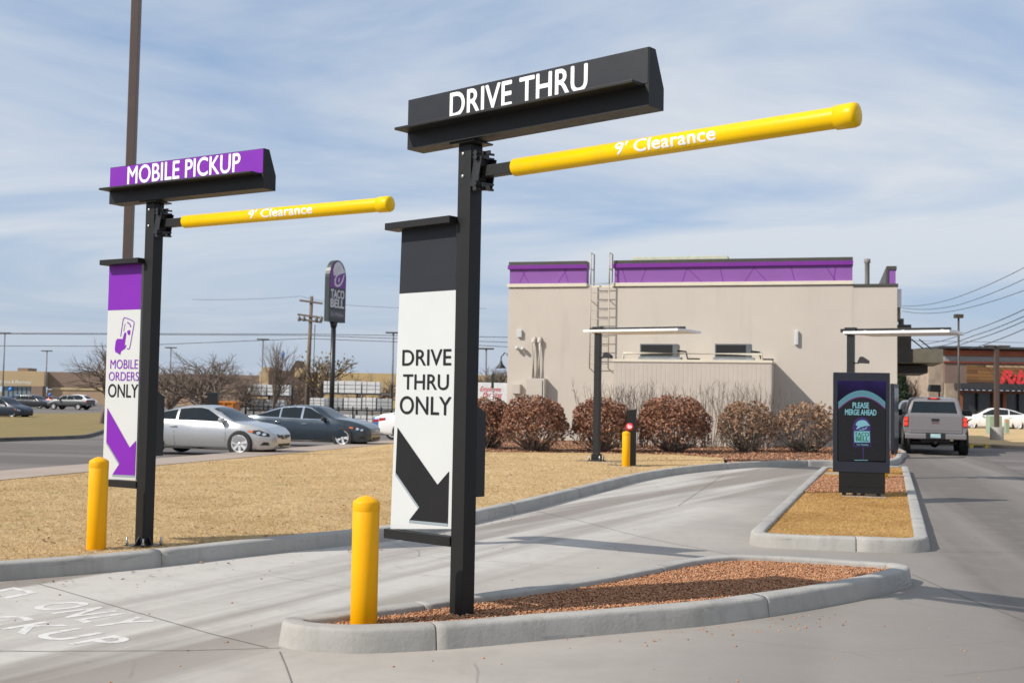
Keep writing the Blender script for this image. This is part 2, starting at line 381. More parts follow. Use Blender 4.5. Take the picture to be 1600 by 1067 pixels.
def poly_bm(pts):
    b = bmesh.new(); vs = [b.verts.new((p[0], p[1], 0)) for p in pts]
    es = [b.edges.new((vs[i], vs[(i + 1) % len(vs)])) for i in range(len(vs))]
    bmesh.ops.triangle_fill(b, use_beauty=True, edges=es, normal=(0, 0, 1)); return b
def sheet(name, pts, z, mat, step=4.0, parent=None):
    b = poly_bm(pts); xs = [p[0] for p in pts]; ys = [p[1] for p in pts]
    pl = [(Vector((x, 0, 0)), Vector((1, 0, 0))) for x in np.arange(math.floor(min(xs) / step) * step, max(xs), step)] + [(Vector((0, y, 0)), Vector((0, 1, 0))) for y in np.arange(math.floor(min(ys) / step) * step, max(ys), step)]
    cut_grid(b, pl)
    for v in b.verts: v.co.z = z + float(terr(v.co.x, v.co.y))
    for f in b.faces:
        f.normal_update()
        if f.normal.z < 0: f.normal_flip()
    me = bpy.data.meshes.new(name); b.to_mesh(me); b.free(); me.materials.append(mat)
    o = bpy.data.objects.new(name, me); COL.objects.link(o)
    return struct(o)
def smooth_path(pts, step=.15, closed=False):
    P = [np.array(p[:2], float) for p in pts]; out = []; n = len(P)
    rng = range(n) if closed else range(n - 1)
    for i in rng:
        p1, p2 = P[i], P[(i + 1) % n]
        p0 = P[i - 1] if (closed or i > 0) else 2 * p1 - p2
        p3 = P[(i + 2) % n] if (closed or i < n - 2) else 2 * p2 - p1
        k = max(1, int(np.linalg.norm(p2 - p1) / step))
        for j in range(k):
            t = j / k
            # centripetal-ish: plain catmull with tension damped by segment length
            m1 = (p2 - p0) * np.linalg.norm(p2 - p1) / max(1e-6, np.linalg.norm(p2 - p0)) * .9
            m2 = (p3 - p1) * np.linalg.norm(p2 - p1) / max(1e-6, np.linalg.norm(p3 - p1)) * .9
            h = (2 * t**3 - 3 * t**2 + 1) * p1 + (t**3 - 2 * t**2 + t) * m1 + (-2 * t**3 + 3 * t**2) * p2 + (t**3 - t**2) * m2
            out.append(h)
    if not closed: out.append(P[-1])
    return np.array(out)
def offset(path, d, closed=False):
    n = len(path); out = []
    for i in range(n):
        a = path[i - 1] if (closed or i > 0) else path[i]; b = path[(i + 1) % n] if (closed or i < n - 1) else path[i]
        t = b - a; t = t / max(1e-9, np.linalg.norm(t)); out.append(path[i] + np.array([-t[1], t[0]]) * d)
    return np.array(out)
KPROF = [(0, -.02), (.004, .02), (.012, .07), (.019, .115), (.024, .128), (.034, .137), (.048, .1405), (.10, .142), (.148, .1405), (.157, .134), (.161, .12), (.162, .05)]
def kerb(name, path, mat, closed=False, joint=3.0, prof=KPROF):
    """kerb swept along path; body lies on the LEFT of the travel direction"""
    m = MB(); rows = [offset(path, d, closed) for d, z in prof]; n = len(path)
    cnt = n if closed else n - 1; dist = 0; L = [0]
    for i in range(cnt): L.append(L[-1] + float(np.linalg.norm(path[(i + 1) % n] - path[i])))
    P = len(prof)
    def ring(i, t):
        j = (i + 1) % n; r = []
        for k, (d, z) in enumerate(prof):
            q = rows[k][i] * (1 - t) + rows[k][j] * t
            r.append((q[0], q[1], z + float(terr(q[0], q[1])) + .003 * math.sin(q[0] * 5.1 + k) * math.sin(q[1] * 4.3)))
        return r
    marks = [(k + .45) * joint for k in range(int(L[-1] / joint) + 1)]
    run = [ring(0, 0)]; g = .003
    def flush(run):
        if len(run) < 2: return
        fs = []
        for i in range(len(run) - 1):
            for k in range(P - 1): fs.append((i * P + k, i * P + k + 1, (i + 1) * P + k + 1, (i + 1) * P + k))
        m.add([q for r in run for q in r], fs, True)
        m.add(run[0], [tuple(range(P))]); m.add(run[-1], [tuple(range(P))])
    for i in range(cnt):
        seg = L[i + 1] - L[i]
        for mk in marks:
            if L[i] < mk <= L[i + 1] and seg > 0:
                t = (mk - L[i]) / seg; e = min(.4, g / seg)
                run.append(ring(i, max(0, t - e))); flush(run); run = [ring(i, min(1, t + e))]
        run.append(ring(i, 1))
    flush(run)
    return struct(m.build(name, mat))
def fill(name, path, z, mat, step=1.0): return sheet(name, [tuple(p) for p in path], z, mat, step)

# text -> flat mesh with unit cap height
_TC = {}
def text_bm(s, bold=0.0, spacing=1.0, extrude=0.0, shear=0.0):
    cu = bpy.data.curves.new('lettering', 'FONT'); cu.body = s; cu.offset = bold; cu.space_character = spacing; cu.extrude = extrude; cu.resolution_u = 5; cu.shear = shear
    ob = bpy.data.objects.new('lettering', cu); COL.objects.link(ob)
    dg = bpy.context.evaluated_depsgraph_get(); dg.update()
    me = bpy.data.meshes.new_from_object(ob.evaluated_get(dg)); b = bmesh.new(); b.from_mesh(me)
    bpy.data.objects.remove(ob); bpy.data.curves.remove(cu); bpy.data.meshes.remove(me)
    return b
def lettering(s, quadfn, mat, parent, bold=0.0, spacing=1.0, name='lettering', cuts=0, label=None, shear=0.0, norm=None, off=0.0):
    """quadfn(u, v): u 0..1 across the text, v 0..1 from baseline to cap height"""
    b0 = text_bm(s, off, spacing, 0, shear)
    x0 = min(v.co.x for v in b0.verts); x1 = max(v.co.x for v in b0.verts)
    ref = text_bm('H', 0); h0 = min(v.co.y for v in ref.verts); h1 = max(v.co.y for v in ref.verts); ref.free()
    if cuts:
        ya = min(v.co.y for v in b0.verts); yb = max(v.co.y for v in b0.verts)
        cut_grid(b0, [(Vector((0, ya + (yb - ya) * k / cuts, 0)), Vector((0, 1, 0))) for k in range(1, cuts)])
    vs = [v.co.copy() for v in b0.verts]; b0.verts.index_update(); fs = [[v.index for v in f.verts] for f in b0.faces]; b0.free()
    m = MB(); lay = [(0, 0)] if bold <= 0 else [(0, 0), (-bold, 0), (bold, 0), (0, -bold * .8), (0, bold * .8)]
    U = lambda x: (x - x0) / (x1 - x0); Vv = lambda y: (y - h0) / (h1 - h0)
    for k, (dx, dy) in enumerate(lay):
        out = []
        for p in vs:
            u, v = U(p.x + dx), Vv(p.y + dy); q = Vector(quadfn(u, v))
            if k:
                n = (Vector(quadfn(u + .01, v)) - q).cross(Vector(quadfn(u, v + .01)) - q).normalized(); q = q + n * (.00013 * k)
            out.append(tuple(q))
        m.add(out, fs)
    return m.build(name, mat, parent, recalc=False)
def flat(poly, fn, mat, name, parent):
    """one printed patch: polygon in (a, b) mapped by fn to 3D"""
    b = poly_bm(poly)
    for v in b.verts: v.co = Vector(fn(v.co.x, v.co.y))
    me = bpy.data.meshes.new(name); b.to_mesh(me); b.free(); me.materials.append(mat)
    o = bpy.data.objects.new(name, me); COL.objects.link(o); o.parent = parent; return o

# ================================================================== THE SETTING
g2 = lambda x, y, z=0.0: np.array(G(x, y, z)[:2])
# base ground out to the horizon
b = MB(); R_ = 900
xs = [-R_, -300, -120, -60, -30, -20, -12, -8, -5, -4, -3, -2, -1, 0, 20, 60, 120, 300, R_]; ys = [-60, 0, 18, 24, 30, 40, 50, 60, 68, 80, 120, 200, 400, 1500]
vs = [(x, y, -.06 + float(terr(x, y))) for y in ys for x in xs]; n = len(xs)
b.add(vs, [(j * n + i, j * n + i + 1, (j + 1) * n + i + 1, (j + 1) * n + i) for j in range(len(ys) - 1) for i in range(n - 1)])
struct(b.build('ground', FIELD))

# the lawn kerb, from beyond the left edge, round past the order point and on along the building bed
kb = [g2(x, y) for x, y in [(0, 908), (200, 891), (400, 868), (545, 852), (640, 840), (750, 816), (850, 792), (950, 765), (1010, 750), (1070, 740), (1170, 731), (1290, 728), (1385, 729)]]
d0 = kb[0] - kb[1]; d0 = d0 / np.linalg.norm(d0)
kb = [kb[0] + d0 * 9, kb[0] + d0 * 4] + kb
e0 = g2(1413, 715); kb += [e0, e0 + np.array([.55, 1.4]), e0 + np.array([2.4, 9.]), e0 + np.array([6.2, 24.])]
LAWNK = smooth_path(kb, .2)
kerb('lawn_kerb', LAWNK, KERB)
LK_IN = offset(LAWNK, .155)
# concrete drive
side_a, side_b = np.array(GT(0, 762)[:2]), np.array(GT(615, 697)[:2])
sdir = (side_b - side_a) / np.linalg.norm(side_b - side_a); sperp = np.array([-sdir[1], sdir[0]])
sheet('road', [(-22, -8), (46, -8), (46, 62), (8, 62), (4, 36), (-2, 28), (-7, 14), (-22, 10)], 0, ROAD, 2)
# lawn body
def upto(path, x_px_max):
    return [p for p in path if p[1] < 60]
cutk = min(range(len(LK_IN)), key=lambda i: np.linalg.norm(LK_IN[i] - g2(1130, 724, .1)))
bedL = [np.array(GT(x, y, .1)[:2]) for x, y in [(1130, 716), (1060, 711), (985, 709), (900, 708), (800, 707), (740, 707)]]
sL = side_a - sdir * 26; sR = side_b + sdir * 14
lawn_poly = [tuple(p) for p in LK_IN[:cutk:2]] + [tuple(p) for p in bedL] + [(-2.2, 41), tuple(sR), tuple(side_b), tuple(side_a), tuple(side_a - sdir * 9)] + [tuple(LK_IN[0] + sperp * .2)]
sheet('lawn', lawn_poly, .112, LAWN, 1.0)
bedk = next(i for i in range(len(LK_IN)) if LK_IN[i][1] > e0[1] + 8)
bed_poly = [tuple(p) for p in LK_IN[cutk:bedk:2]] + [(14.0, 46.), (-2, 47), (-2.2, 41)] + [tuple(p) for p in bedL[::-1]]
sheet('planting_bed', bed_poly, .106, GRAVB, 2)
# pavement strip and kerb between lawn and car park
m = MB(); pth = np.array([side_a - sdir * 9 + sdir * t for t in np.arange(0, 46, 1.0)])
def strip(name, path, d0, d1, z, mat, skirt=.1):
    m = MB(); a = offset(path, d0); c = offset(path, d1); vs = []
    for p, q in zip(a, c):
        za, zc = z + float(terr(*p)), z + float(terr(*q))
        vs += [(p[0], p[1], za - skirt), (p[0], p[1], za), (q[0], q[1], zc), (q[0], q[1], zc - skirt)]
    fs = [(i * 4 + k, i * 4 + k + 1, i * 4 + 5 + k, i * 4 + 4 + k) for i in range(len(path) - 1) for k in range(3)]
    m.add(vs, fs); return struct(m.build(name, mat))
strip('pavement', pth, -.02, 1.42, .125, WALKC, .3)
# the asphalt car park and what lies beyond it
park = [tuple(side_a - sdir * 12 + sperp * 1.38), tuple(side_b + sdir * 30 + sperp * 1.38), (-8, 74), (-75, 74), (-75, 4)]
sheet('parking_lot', park, .0, ASPH, 3)
fs_ = [np.array(GT(x, y)[:2]) for x, y in [(-260, 701), (0, 690), (110, 686), (137, 684)]]
gs = [tuple(p) for p in fs_] + [tuple(GT(163, 676)[:2]), tuple(GT(200, 655)[:2]), tuple(GT(205, 646)[:2]), tuple(GT(-260, 650)[:2])]
sheet('grass_island', gs, .10, LAWN2, 2)
kerb('far_kerb', smooth_path(fs_ + [np.array(GT(163, 676)[:2]), np.array(GT(200, 655)[:2])], .5), ASPH_D, joint=5)
st = [tuple(GT(x, y)[:2]) for x, y in [(270, 668), (640, 668), (640, 655), (270, 655)]]
sheet('far_verge', st, .03, FIELD, 4)
sheet('superstore_car_park', [(-170, 92), (-16, 92), (-20, 215), (-170, 215)], .0, ASPH, 12)
# right-hand asphalt and grass
sheet('access_road', [tuple(p) for p in (g2(1510, 703), g2(1640, 760), np.array((60, 24)), np.array((90, 50)), np.array((60, 72)), g2(1600, 700), g2(1500, 700))], .006, ASPH, 4)
gr = [g2(1400, 690), g2(1500, 697), g2(1660, 705), np.array((70, 50)), np.array((70, 72)), g2(1600, 671.5), g2(1400, 671.5)]
sheet('grass_verge', [tuple(p) for p in gr], .11, LAWN, 3)
kerb('verge_kerb', smooth_path([gr[0], gr[1], gr[2], gr[3]], 1), WALKC, joint=4)
sheet('restaurant_car_park', [(20, 72.5), (90, 72.5), (90, 140), (20, 140)], .003, ASPH, 8)

# the gravel island that carries the drive-through post
isl = [g2(x, y) for x, y in [(438, 1003), (450, 1012), (480, 1018), (560, 1021), (660, 1017), (740, 1011), (857, 1000), (1000, 987), (1100, 978), (1240, 957), (1340, 938), (1400, 923)]][3:]
isl = [np.array(q) for q in [(-1.395, 7.13), (-1.37, 6.99), (-1.27, 6.89), (-1.08, 6.825)]] + isl + [np.array(q) for q in [(3.36, 9.70), (3.44, 9.90), (3.40, 10.05), (3.22, 10.15)]]
isl += [g2(x, y, .14) for x, y in [(1288, 871), (1200, 866), (1136, 865), (1060, 873), (1000, 885), (886, 905), (743, 925), (592, 945)]] + [np.array((-1.16, 7.33)), np.array((-1.32, 7.23))]
ISL = smooth_path(isl, .08, True)
kerb('island_kerb', ISL, KERB, True, 2.6)
ISL_IN = offset(ISL, .155, True)
fill('gravel_bed', ISL_IN[::2], .088, GRAVB, .5)
# the kiosk island
def rounded(pts, r):
    out = []; n = len(pts)
    for i in range(n):
        p = pts[i]; a = pts[i - 1] - p; c = pts[(i + 1) % n] - p; a /= np.linalg.norm(a); c /= np.linalg.norm(c)
        for t in (0, .33, .67, 1): out.append((1 - t)**2 * (p + a * r) + 2 * t * (1 - t) * p + t * t * (p + c * r))
    return out
kl = [g2(1163, 855), g2(1456, 866), g2(1420, 737), g2(1283, 738)]
kc = rounded([np.array(p) for p in kl], .42)
KI = smooth_path(kc, .15, True); kerb('kiosk_kerb', KI, KERB, True, 3)
KI_IN = offset(KI, .155, True)
fill('kiosk_lawn', KI_IN[::2], .105, LAWN3, .8)
kg = [g2(1248, 768, .12), g2(1413, 768, .12), g2(1411, 743, .12), g2(1286, 743, .12)]
sheet('kiosk_gravel', [tuple(p) for p in kg], .112, GRAVB, .6)
# saw cuts in the concrete: 8 mm wide dark grooves
def groove(pxs, w=.007):
    p = smooth_path([g2(x, y) for x, y in pxs], .3); m = MB(); a = offset(p, w / 2); c = offset(p, -w / 2)
    wob = lambda i: .004 * math.sin(i * 1.7)
    vs = [q for i in range(len(p)) for q in ((a[i][0] + wob(i), a[i][1], .0032), (c[i][0] + wob(i), c[i][1], .0032))]
    m.add(vs, [(2 * i, 2 * i + 1, 2 * i + 3, 2 * i + 2) for i in range(len(p) - 1)]); return m
GROOVE = pm('saw_cut', (.15, .135, .12), .95, 0, .25, 3)
gm = MB()
for pxs in ([(-60, 1018), (120, 1017), (300, 1016), (437, 1012)], [(437, 1018), (446, 1042), (458, 1072)], [(60, 912), (140, 935), (225, 960), (330, 990), (420, 1012)], [(1130, 742), (1060, 790), (1165, 850)][:2],
            [(820, 795), (900, 812), (1000, 838), (1140, 866)], [(1440, 862), (1520, 862), (1640, 863)], [(1414, 755), (1500, 755), (1640, 758)], [(960, 763), (1080, 772), (1240, 781)], [(1425, 897), (1500, 930), (1640, 985)]):
    q = groove(pxs); gm.add(q.v, q.f)
struct(gm.build('pavement_joint', GROOVE, recalc=False))
# faded lane lettering
def ground_word(s, A, B, T, bold=.0):
    A, B, T = [np.array(G(*p)[:2]) for p in (A, B, T)]
    o = lettering(s, lambda u, v: (*(A + (B - A) * u + (T - A) * v), .0016), PAINT, None, 0, 1.22, name='road_marking', off=bold); return struct(o)
ground_word('ONLY', (44, 947), (166, 982), (118, 938), .018)
ground_word('PICKUP', (-110, 958), (140, 1012.5), (-40, 948), .018)
mk = MB(); LA, LB, LT = [np.array(G(*p)[:2]) for p in ((-26, 926), (12, 935), (22, 917))]
mk.v = []; 
for (u0, u1, v0, v1) in ((0, .22, 0, 1), (.78, 1, 0, 1), (.22, .78, .8, 1)):
    qs = [(*(LA + (LB - LA) * u + (LT - LA) * v), .0016) for u, v in ((u0, v0), (u1, v0), (u1, v1), (u0, v1))]; mk.add(qs, [(0, 1, 2, 3)])
struct(mk.build('road_marking', PAINT))

# loose material nobody could count
def inside(poly, P):
    poly = np.asarray(poly); x, y = P[:, 0], P[:, 1]; c = np.zeros(len(P), bool); n = len(poly); j = n - 1
    for i in range(n):
        xi, yi = poly[i][:2]; xj, yj = poly[j][:2]
        k = ((yi > y) != (yj > y)) & (x < (xj - xi) * (y - yi) / (yj - yi + 1e-12) + xi); c ^= k; j = i
    return c
def scatter(poly, n, near=None):
    poly = np.asarray([p[:2] for p in poly]); lo, hi = poly.min(0), poly.max(0); out = []
    tot = 0
    while tot < n:
        P = lo + RNG.random((n * 2, 2)) * (hi - lo); k = inside(poly, P)
        k &= np.abs(P[:, 0]) < .47 * P[:, 1] + .6
        if near: k &= RNG.random(len(P)) < np.minimum(1, (near / np.maximum(1, P[:, 1])) ** 2.0)
        P = P[k]; out.append(P); tot += len(P)
        if not len(P): break
    return np.concatenate(out)[:n]
def raw(name, V, Fq, mat, k):
    me = bpy.data.meshes.new(name); me.vertices.add(len(V)); me.vertices.foreach_set('co', V.astype(np.float32).ravel())
    nf = len(Fq); me.loops.add(nf * k); me.loops.foreach_set('vertex_index', Fq.astype(np.int32).ravel())
    me.polygons.add(nf); me.polygons.foreach_set('loop_start', np.arange(0, nf * k, k, dtype=np.int32)); me.polygons.foreach_set('loop_total', np.full(nf, k, np.int32))
    me.materials.append(mat); me.update(); me.validate(); o = bpy.data.objects.new(name, me); COL.objects.link(o); return o
def blades(name, poly, n, z, mat, near, h=(.010, .028), w=.0028):
    P = scatter(poly, n, near); n = len(P); d = P[:, 1]
    tz = terr(P[:, 0], P[:, 1]) + z; a = RNG.random(n) * 2 * PI; H = (h[0] + (h[1] - h[0]) * RNG.random(n) ** 1.6); ww = w + .00028 * d
    lean = .8 + 1.6 * RNG.random(n); b = RNG.random(n) * 2 * PI
    base = np.stack([P[:, 0], P[:, 1], tz], 1); t = np.stack([np.cos(a) * ww, np.sin(a) * ww, np.zeros(n)], 1) * .5
    tip = base + np.stack([np.cos(b) * H * lean, np.sin(b) * H * lean, H], 1)
    V = np.stack([base - t, base + t, tip], 1).reshape(-1, 3)
    o = raw(name, V, np.arange(3 * n).reshape(-1, 3), mat, 3); struct(o, 'stuff'); return o
def stones(name, pts, z, mat, r=(.006, .014), pile=.012):
    n = len(pts); r_ = r[0] + (r[1] - r[0]) * RNG.random(n) ** 1.5
    U = np.array([(1, 0, 0), (0, 1, 0), (-1, 0, 0), (0, -1, 0), (0, 0, 1), (0, 0, -1), (.7, .7, .5), (-.6, -.7, .5)], float)[:6]
    Fc = np.array([(0, 1, 4), (1, 2, 4), (2, 3, 4), (3, 0, 4), (1, 0, 5), (2, 1, 5), (3, 2, 5), (0, 3, 5)])
    S = np.stack([.7 + .7 * RNG.random(n), .7 + .7 * RNG.random(n), .45 + .4 * RNG.random(n)], 1) * r_[:, None]
    V = U[None] * S[:, None] * (1 + .35 * (RNG.random((n, 6, 1)) - .5)); a = RNG.random(n) * 2 * PI; ca, sa = np.cos(a), np.sin(a); tl = (RNG.random(n) - .5) * 1.0
    x = V[:, :, 0] * ca[:, None] - V[:, :, 1] * sa[:, None]; y = V[:, :, 0] * sa[:, None] + V[:, :, 1] * ca[:, None]; zz = V[:, :, 2] + x * tl[:, None] * .5
    zb = z + r_ * .3 + pile * RNG.random(n) + (terr(pts[:, 0], pts[:, 1]))
    V = np.stack([x + pts[:, 0:1], y + pts[:, 1:2], zz + zb[:, None]], 2).reshape(-1, 3)
    Fq = (Fc[None] + (np.arange(n) * 6)[:, None, None]).reshape(-1, 3)
    o = raw(name, V, Fq, mat, 3); struct(o, 'stuff'); return o
near_lawn = [p for p in lawn_poly]
blades('dry_grass', near_lawn, 300000, .108, GRASSB, 11.5)
blades('dry_grass', [tuple(p) for p in KI_IN[::2]], 80000, .10, GRASSK, None, (.010, .026))
stones('gravel', scatter(ISL_IN, 36000), .09, STONE, (.005, .0115))
stones('gravel', scatter(kg, 7000), .108, STONE, (.008, .018))
stones('gravel', scatter(bed_poly, 16000, 33), .102, STONE, (.012, .035))
lo = np.array([g2(x, y) for x, y in [(1000, 990), (1240, 962), (1300, 955), (1330, 975), (1010, 1010)]]); sp = scatter(lo, 60)
sp2 = scatter([g2(-20, 1070), g2(-20, 930), g2(560, 850), g2(1000, 840), g2(1500, 930), g2(1600, 1070)], 90)
lf = np.concatenate([scatter(near_lawn, 900, 14), scatter([g2(0, 912), g2(545, 854), g2(850, 794), g2(860, 802), g2(545, 870), g2(0, 930)], 70)])
def litter(name, pts, z, mat, size=(.012, .03)):
    n = len(pts); P = np.stack([pts[:, 0], pts[:, 1], terr(pts[:, 0], pts[:, 1]) + z + .012 * RNG.random(n)], 1); L = (size[0] + (size[1] - size[0]) * RNG.random(n))[:, None]
    a = RNG.random(n) * 2 * PI; u = np.stack([np.cos(a), np.sin(a), RNG.normal(0, .25, n)], 1); v = np.stack([-np.sin(a), np.cos(a), RNG.normal(0, .25, n)], 1)
    struct(raw(name, np.stack([P - u * L, P + v * L * .55, P + u * L, P - v * L * .55], 1).reshape(-1, 3), np.arange(4 * n).reshape(-1, 4), mat, 4), 'stuff')
litter('leaf_litter', lf[:900], .125, LEAF2); litter('leaf_litter', lf[900:], .006, LEAF)
bl_ = scatter([g2(745, 706, .1), g2(745, 699, .1), g2(1300, 700, .1), g2(1300, 714, .1)], 2200); litter('leaf_litter', bl_, .125, LEAF, (.02, .045))
stones('loose_gravel', np.concatenate([sp, sp2]), -.001, STONE, (.005, .011), 0)

# ================================================================== LANE SIGNS
def lane_sign(name, label, corner, ang, topz, xb, face, word, tb, wpx, panel, bandmat, lines, arrow_px, arrow_mat, ppx, group, buried=False):
    """post with a sign box, a flag panel, a clearance arm: local x along the sign, local y away from the driver"""
    u = np.array([math.cos(ang), math.sin(ang)]); nrm = np.array([-math.sin(ang), math.cos(ang)])
    c = np.array(corner[:2]) - .0575 * u + .0575 * nrm; z0 = .115
    t = thing(name, label, 'sign', (c[0], c[1], z0), ang, group)
    p0 = (c[0], c[1], 0)
    loc = lambda px, py, off: (lambda q: (q[0], q[1] - z0))(hit(px, py, p0, ang, off))
    H = topz - z0
    m = MB(); m.box(-.0575, .0575, -.0575, .0575, -.03, H - .012, .006); post = m.build('post', BLACK, t)
    if not buried:
        m = MB(); m.box(-.13, .13, -.13, .13, -.012, .004, .003); m.build('base_plate', BLACK2, t)
        for sx in (-1, 1):
            for sy in (-1, 1):
                m = MB(); m.tube([(sx * .105, sy * .105, 0), (sx * .105, sy * .105, .075)], .008, 8); m.lathe([(.0, .032), (.017, .032), (.017, .018), (0, .018)], 6, 'z', (sx * .105, sy * .105, 0), False); m.build('anchor_bolt', STEEL, t)
        for sx, sy in ((-1, 0), (1, 0), (0, -1)):
            m = MB(); w = .005; d = Vector((sx, sy, 0)); q = Vector((-sy, sx, 0))
            a, b_, cc = d * .057, d * .12, d * .057 + Vector((0, 0, .085))
            m.add([tuple(k + q * w) for k in (a, b_, cc)] + [tuple(k - q * w) for k in (a, b_, cc)], [(0, 1, 2), (5, 4, 3), (0, 1, 4, 3), (1, 2, 5, 4), (2, 0, 3, 5)]); m.build('gusset', BLACK2, t)
    for zb in (-.075, -.225):
        m = MB(); m.lathe([(0, -.008), (.011, -.008), (.013, -.002), (.013, 0)], 10, 'y', (-.012, -.0575, H + zb)); m.build('bolt', STEEL, t)
    m = MB(); m.box(-.10, .12, -.10, .09, H - .012, H, .002); m.build('top_plate', BLACK2, t)
    # sign box: square below the ledge, leaning back above it
    xa, yf, yb, yt = -.475, -.125, .03, -.06; zl = .13; zt = .342
    m = MB(); prof = [(yf, 0), (yb, 0), (yb, zl), (yt, zt), (yf, zt)]
    m.prism(prof, lambda y, z: (xa, y, H + z), lambda y, z: (xb, y, H + z)); bx = m.build('sign_box', BLACK, t)
    m = MB(); m.box(xa - .0, xb - .028, yf - .125, yf + .002, H + zl - .018, H + zl, .003); m.build('ledge', BLACK, t)
    m = MB(); m.box(xa + .004, xb - .006, yf - .0035, yf + .001, H + zl + .003, H + zt - .004); fc = m.build('sign_face', face, t)
    off = yf - .0055
    (x0, zb0), (x1, _), (_, zt0) = loc(*wpx[0], off), loc(*wpx[1], off), loc(*wpx[2], off)
    lettering(word, lambda a, v: (x0 + (x1 - x0) * a, off, zb0 + (zt0 - zb0) * v), WHITEP, fc, tb)
    # flag panel
    po = -.032
    tl, tr, bl, br, band = [loc(*q, po) for q in panel]
    m = MB(); m.prism([tl, tr, br, bl], lambda x, z: (x, po, z), lambda x, z: (x, po + .05, z)); pn = m.build('flag_panel', WHITE, t)
    f = (tl[1] - band[1]) / (tl[1] - bl[1]); bx0 = tl[0] + (bl[0] - tl[0]) * f; bx1 = tr[0] + (br[0] - tr[0]) * f
    flat([(tl[0] + .001, tl[1] - .001), (tr[0], tr[1] - .001), (bx1, band[1]), (bx0 + .001, band[1])], lambda a, v: (a, po - .002, v), bandmat, 'colour_band', pn)
    xl = min(tl[0], bl[0])
    m = MB(); m.box(xl - .02, -.057, po - .10, po + .03, tl[1] - .006, tl[1] + .042, .003); m.build('panel_cap', BLACK, t)
    m = MB(); m.box(bl[0] - .03, -.057, po - .035, po + .03, bl[1] - .062, bl[1] + .002, .003); m.build('panel_foot', BLACK, t)
    for w, (q0, q1, q2), mt, bo in lines:
        a0, a1, a2 = loc(*q0, po), loc(*q1, po), loc(*q2, po)
        lettering(w, lambda a, v, a0=a0, a1=a1, a2=a2: (a0[0] + (a1[0] - a0[0]) * a, po - .003, a0[1] + (a2[1] - a0[1]) * v), mt, pn, bo)
    ar = [loc(*q, po) for q in arrow_px]
    flat(ar, lambda a, v: (a, po - .0035, v), arrow_mat, 'arrow', pn)
    for i, j in ((1, 2), (3, 4)):
        (ax, az), (bx_, bz) = ar[i], ar[j]; dz = .018
        flat([(ax, az), (bx_, bz), (bx_ - .004, bz - dz), (ax - .004, az - dz)], lambda a, v: (a, po - .0028, v), GREYP, 'arrow_edge', pn)
    # detector box on the back of the post
    za, zb = loc(*ppx[0], .1)[1], loc(*ppx[1], .1)[1]
    m = MB(); m.prism([(.0585, zb), (.0585, za + .05), (.145, za), (.145, zb)], lambda y, z: (-.05, y, z), lambda y, z: (.05, y, z)); m.build('detector_box', BLACK2, t)
    # hinged clearance arm
    zc = H - .205; r = .057; xs_, xe = .39, 2.70
    m = MB()
    rot = Matrix.Translation((.092, 0, zc)) @ Matrix.Rotation(math.radians(10), 4, 'Y')
    m.box(-.006, .006, -.075, .075, -.10, .10, .001, rot); m.box(0, .06, -.075, -.066, -.10, .10, .001, rot); m.box(0, .06, .066, .075, -.10, .10, .001, rot)
    m.box(.056, .105, -.04, .04, zc - .05, zc + .05, .002); br_ = m.build('hinge_bracket', BLACK2, t)
    for zz_ in (.085, .115, -.085, -.12):
        m = MB(); m.tube([(.13, -.08, zc + zz_), (.145, .07, zc + zz_ + .01)], .0085, 8); m.lathe([(0, -.012), (.018, -.012), (.018, .008), (0, .008)], 6, 'y', (.13, -.085, zc + zz_), False); m.build('hinge_bolt', BLACK2, br_)
    for zz_, s in ((.12, 1), (-.115, -1)):
        m = MB(); m.box(.12, .20, -.03, -.02, zc + zz_ - .012, zc + zz_ + .012, .001); m.box(.15, .16, -.05, .01, zc + zz_ - .04 * s, zc + zz_ + .01 * s, .001); m.build('latch', BLACK2, br_)
    m = MB(); m.box(.10, .40, -.036, .036, zc - .036, zc + .036, .003); m.build('arm', BLACK, t)
    m = MB(); m.lathe([(.0, xs_), (r - .006, xs_), (r, xs_ + .006), (r, xe - .09)], 40, 'x', (0, 0, zc)); cl = m.build('clearance_tube', YELB, t)
    m = MB(); m.lathe([(r, xe - .118), (r + .007, xe - .115), (r + .008, xe - .02), (r + .003, xe - .004), (r * .6, xe + .004), (0, xe + .006)], 40, 'x', (0, 0, zc)); m.build('end_cap', YELB, cl)
    return t, zc, cl, loc
def tube_text(t, zc, cl, loc, pxa, pxb):
    rr = .0577
    (x0, _), (x1, _) = loc(*pxa, -.05), loc(*pxb, -.05)
    h = .078
    def f(a, v):
        th = (v - .42) * h / rr
        return (x0 + (x1 - x0) * a, -rr * math.cos(th), zc + rr * math.sin(th))
    lettering("9' Clearance", f, WHITEP, cl, .022, 1.05, cuts=12)

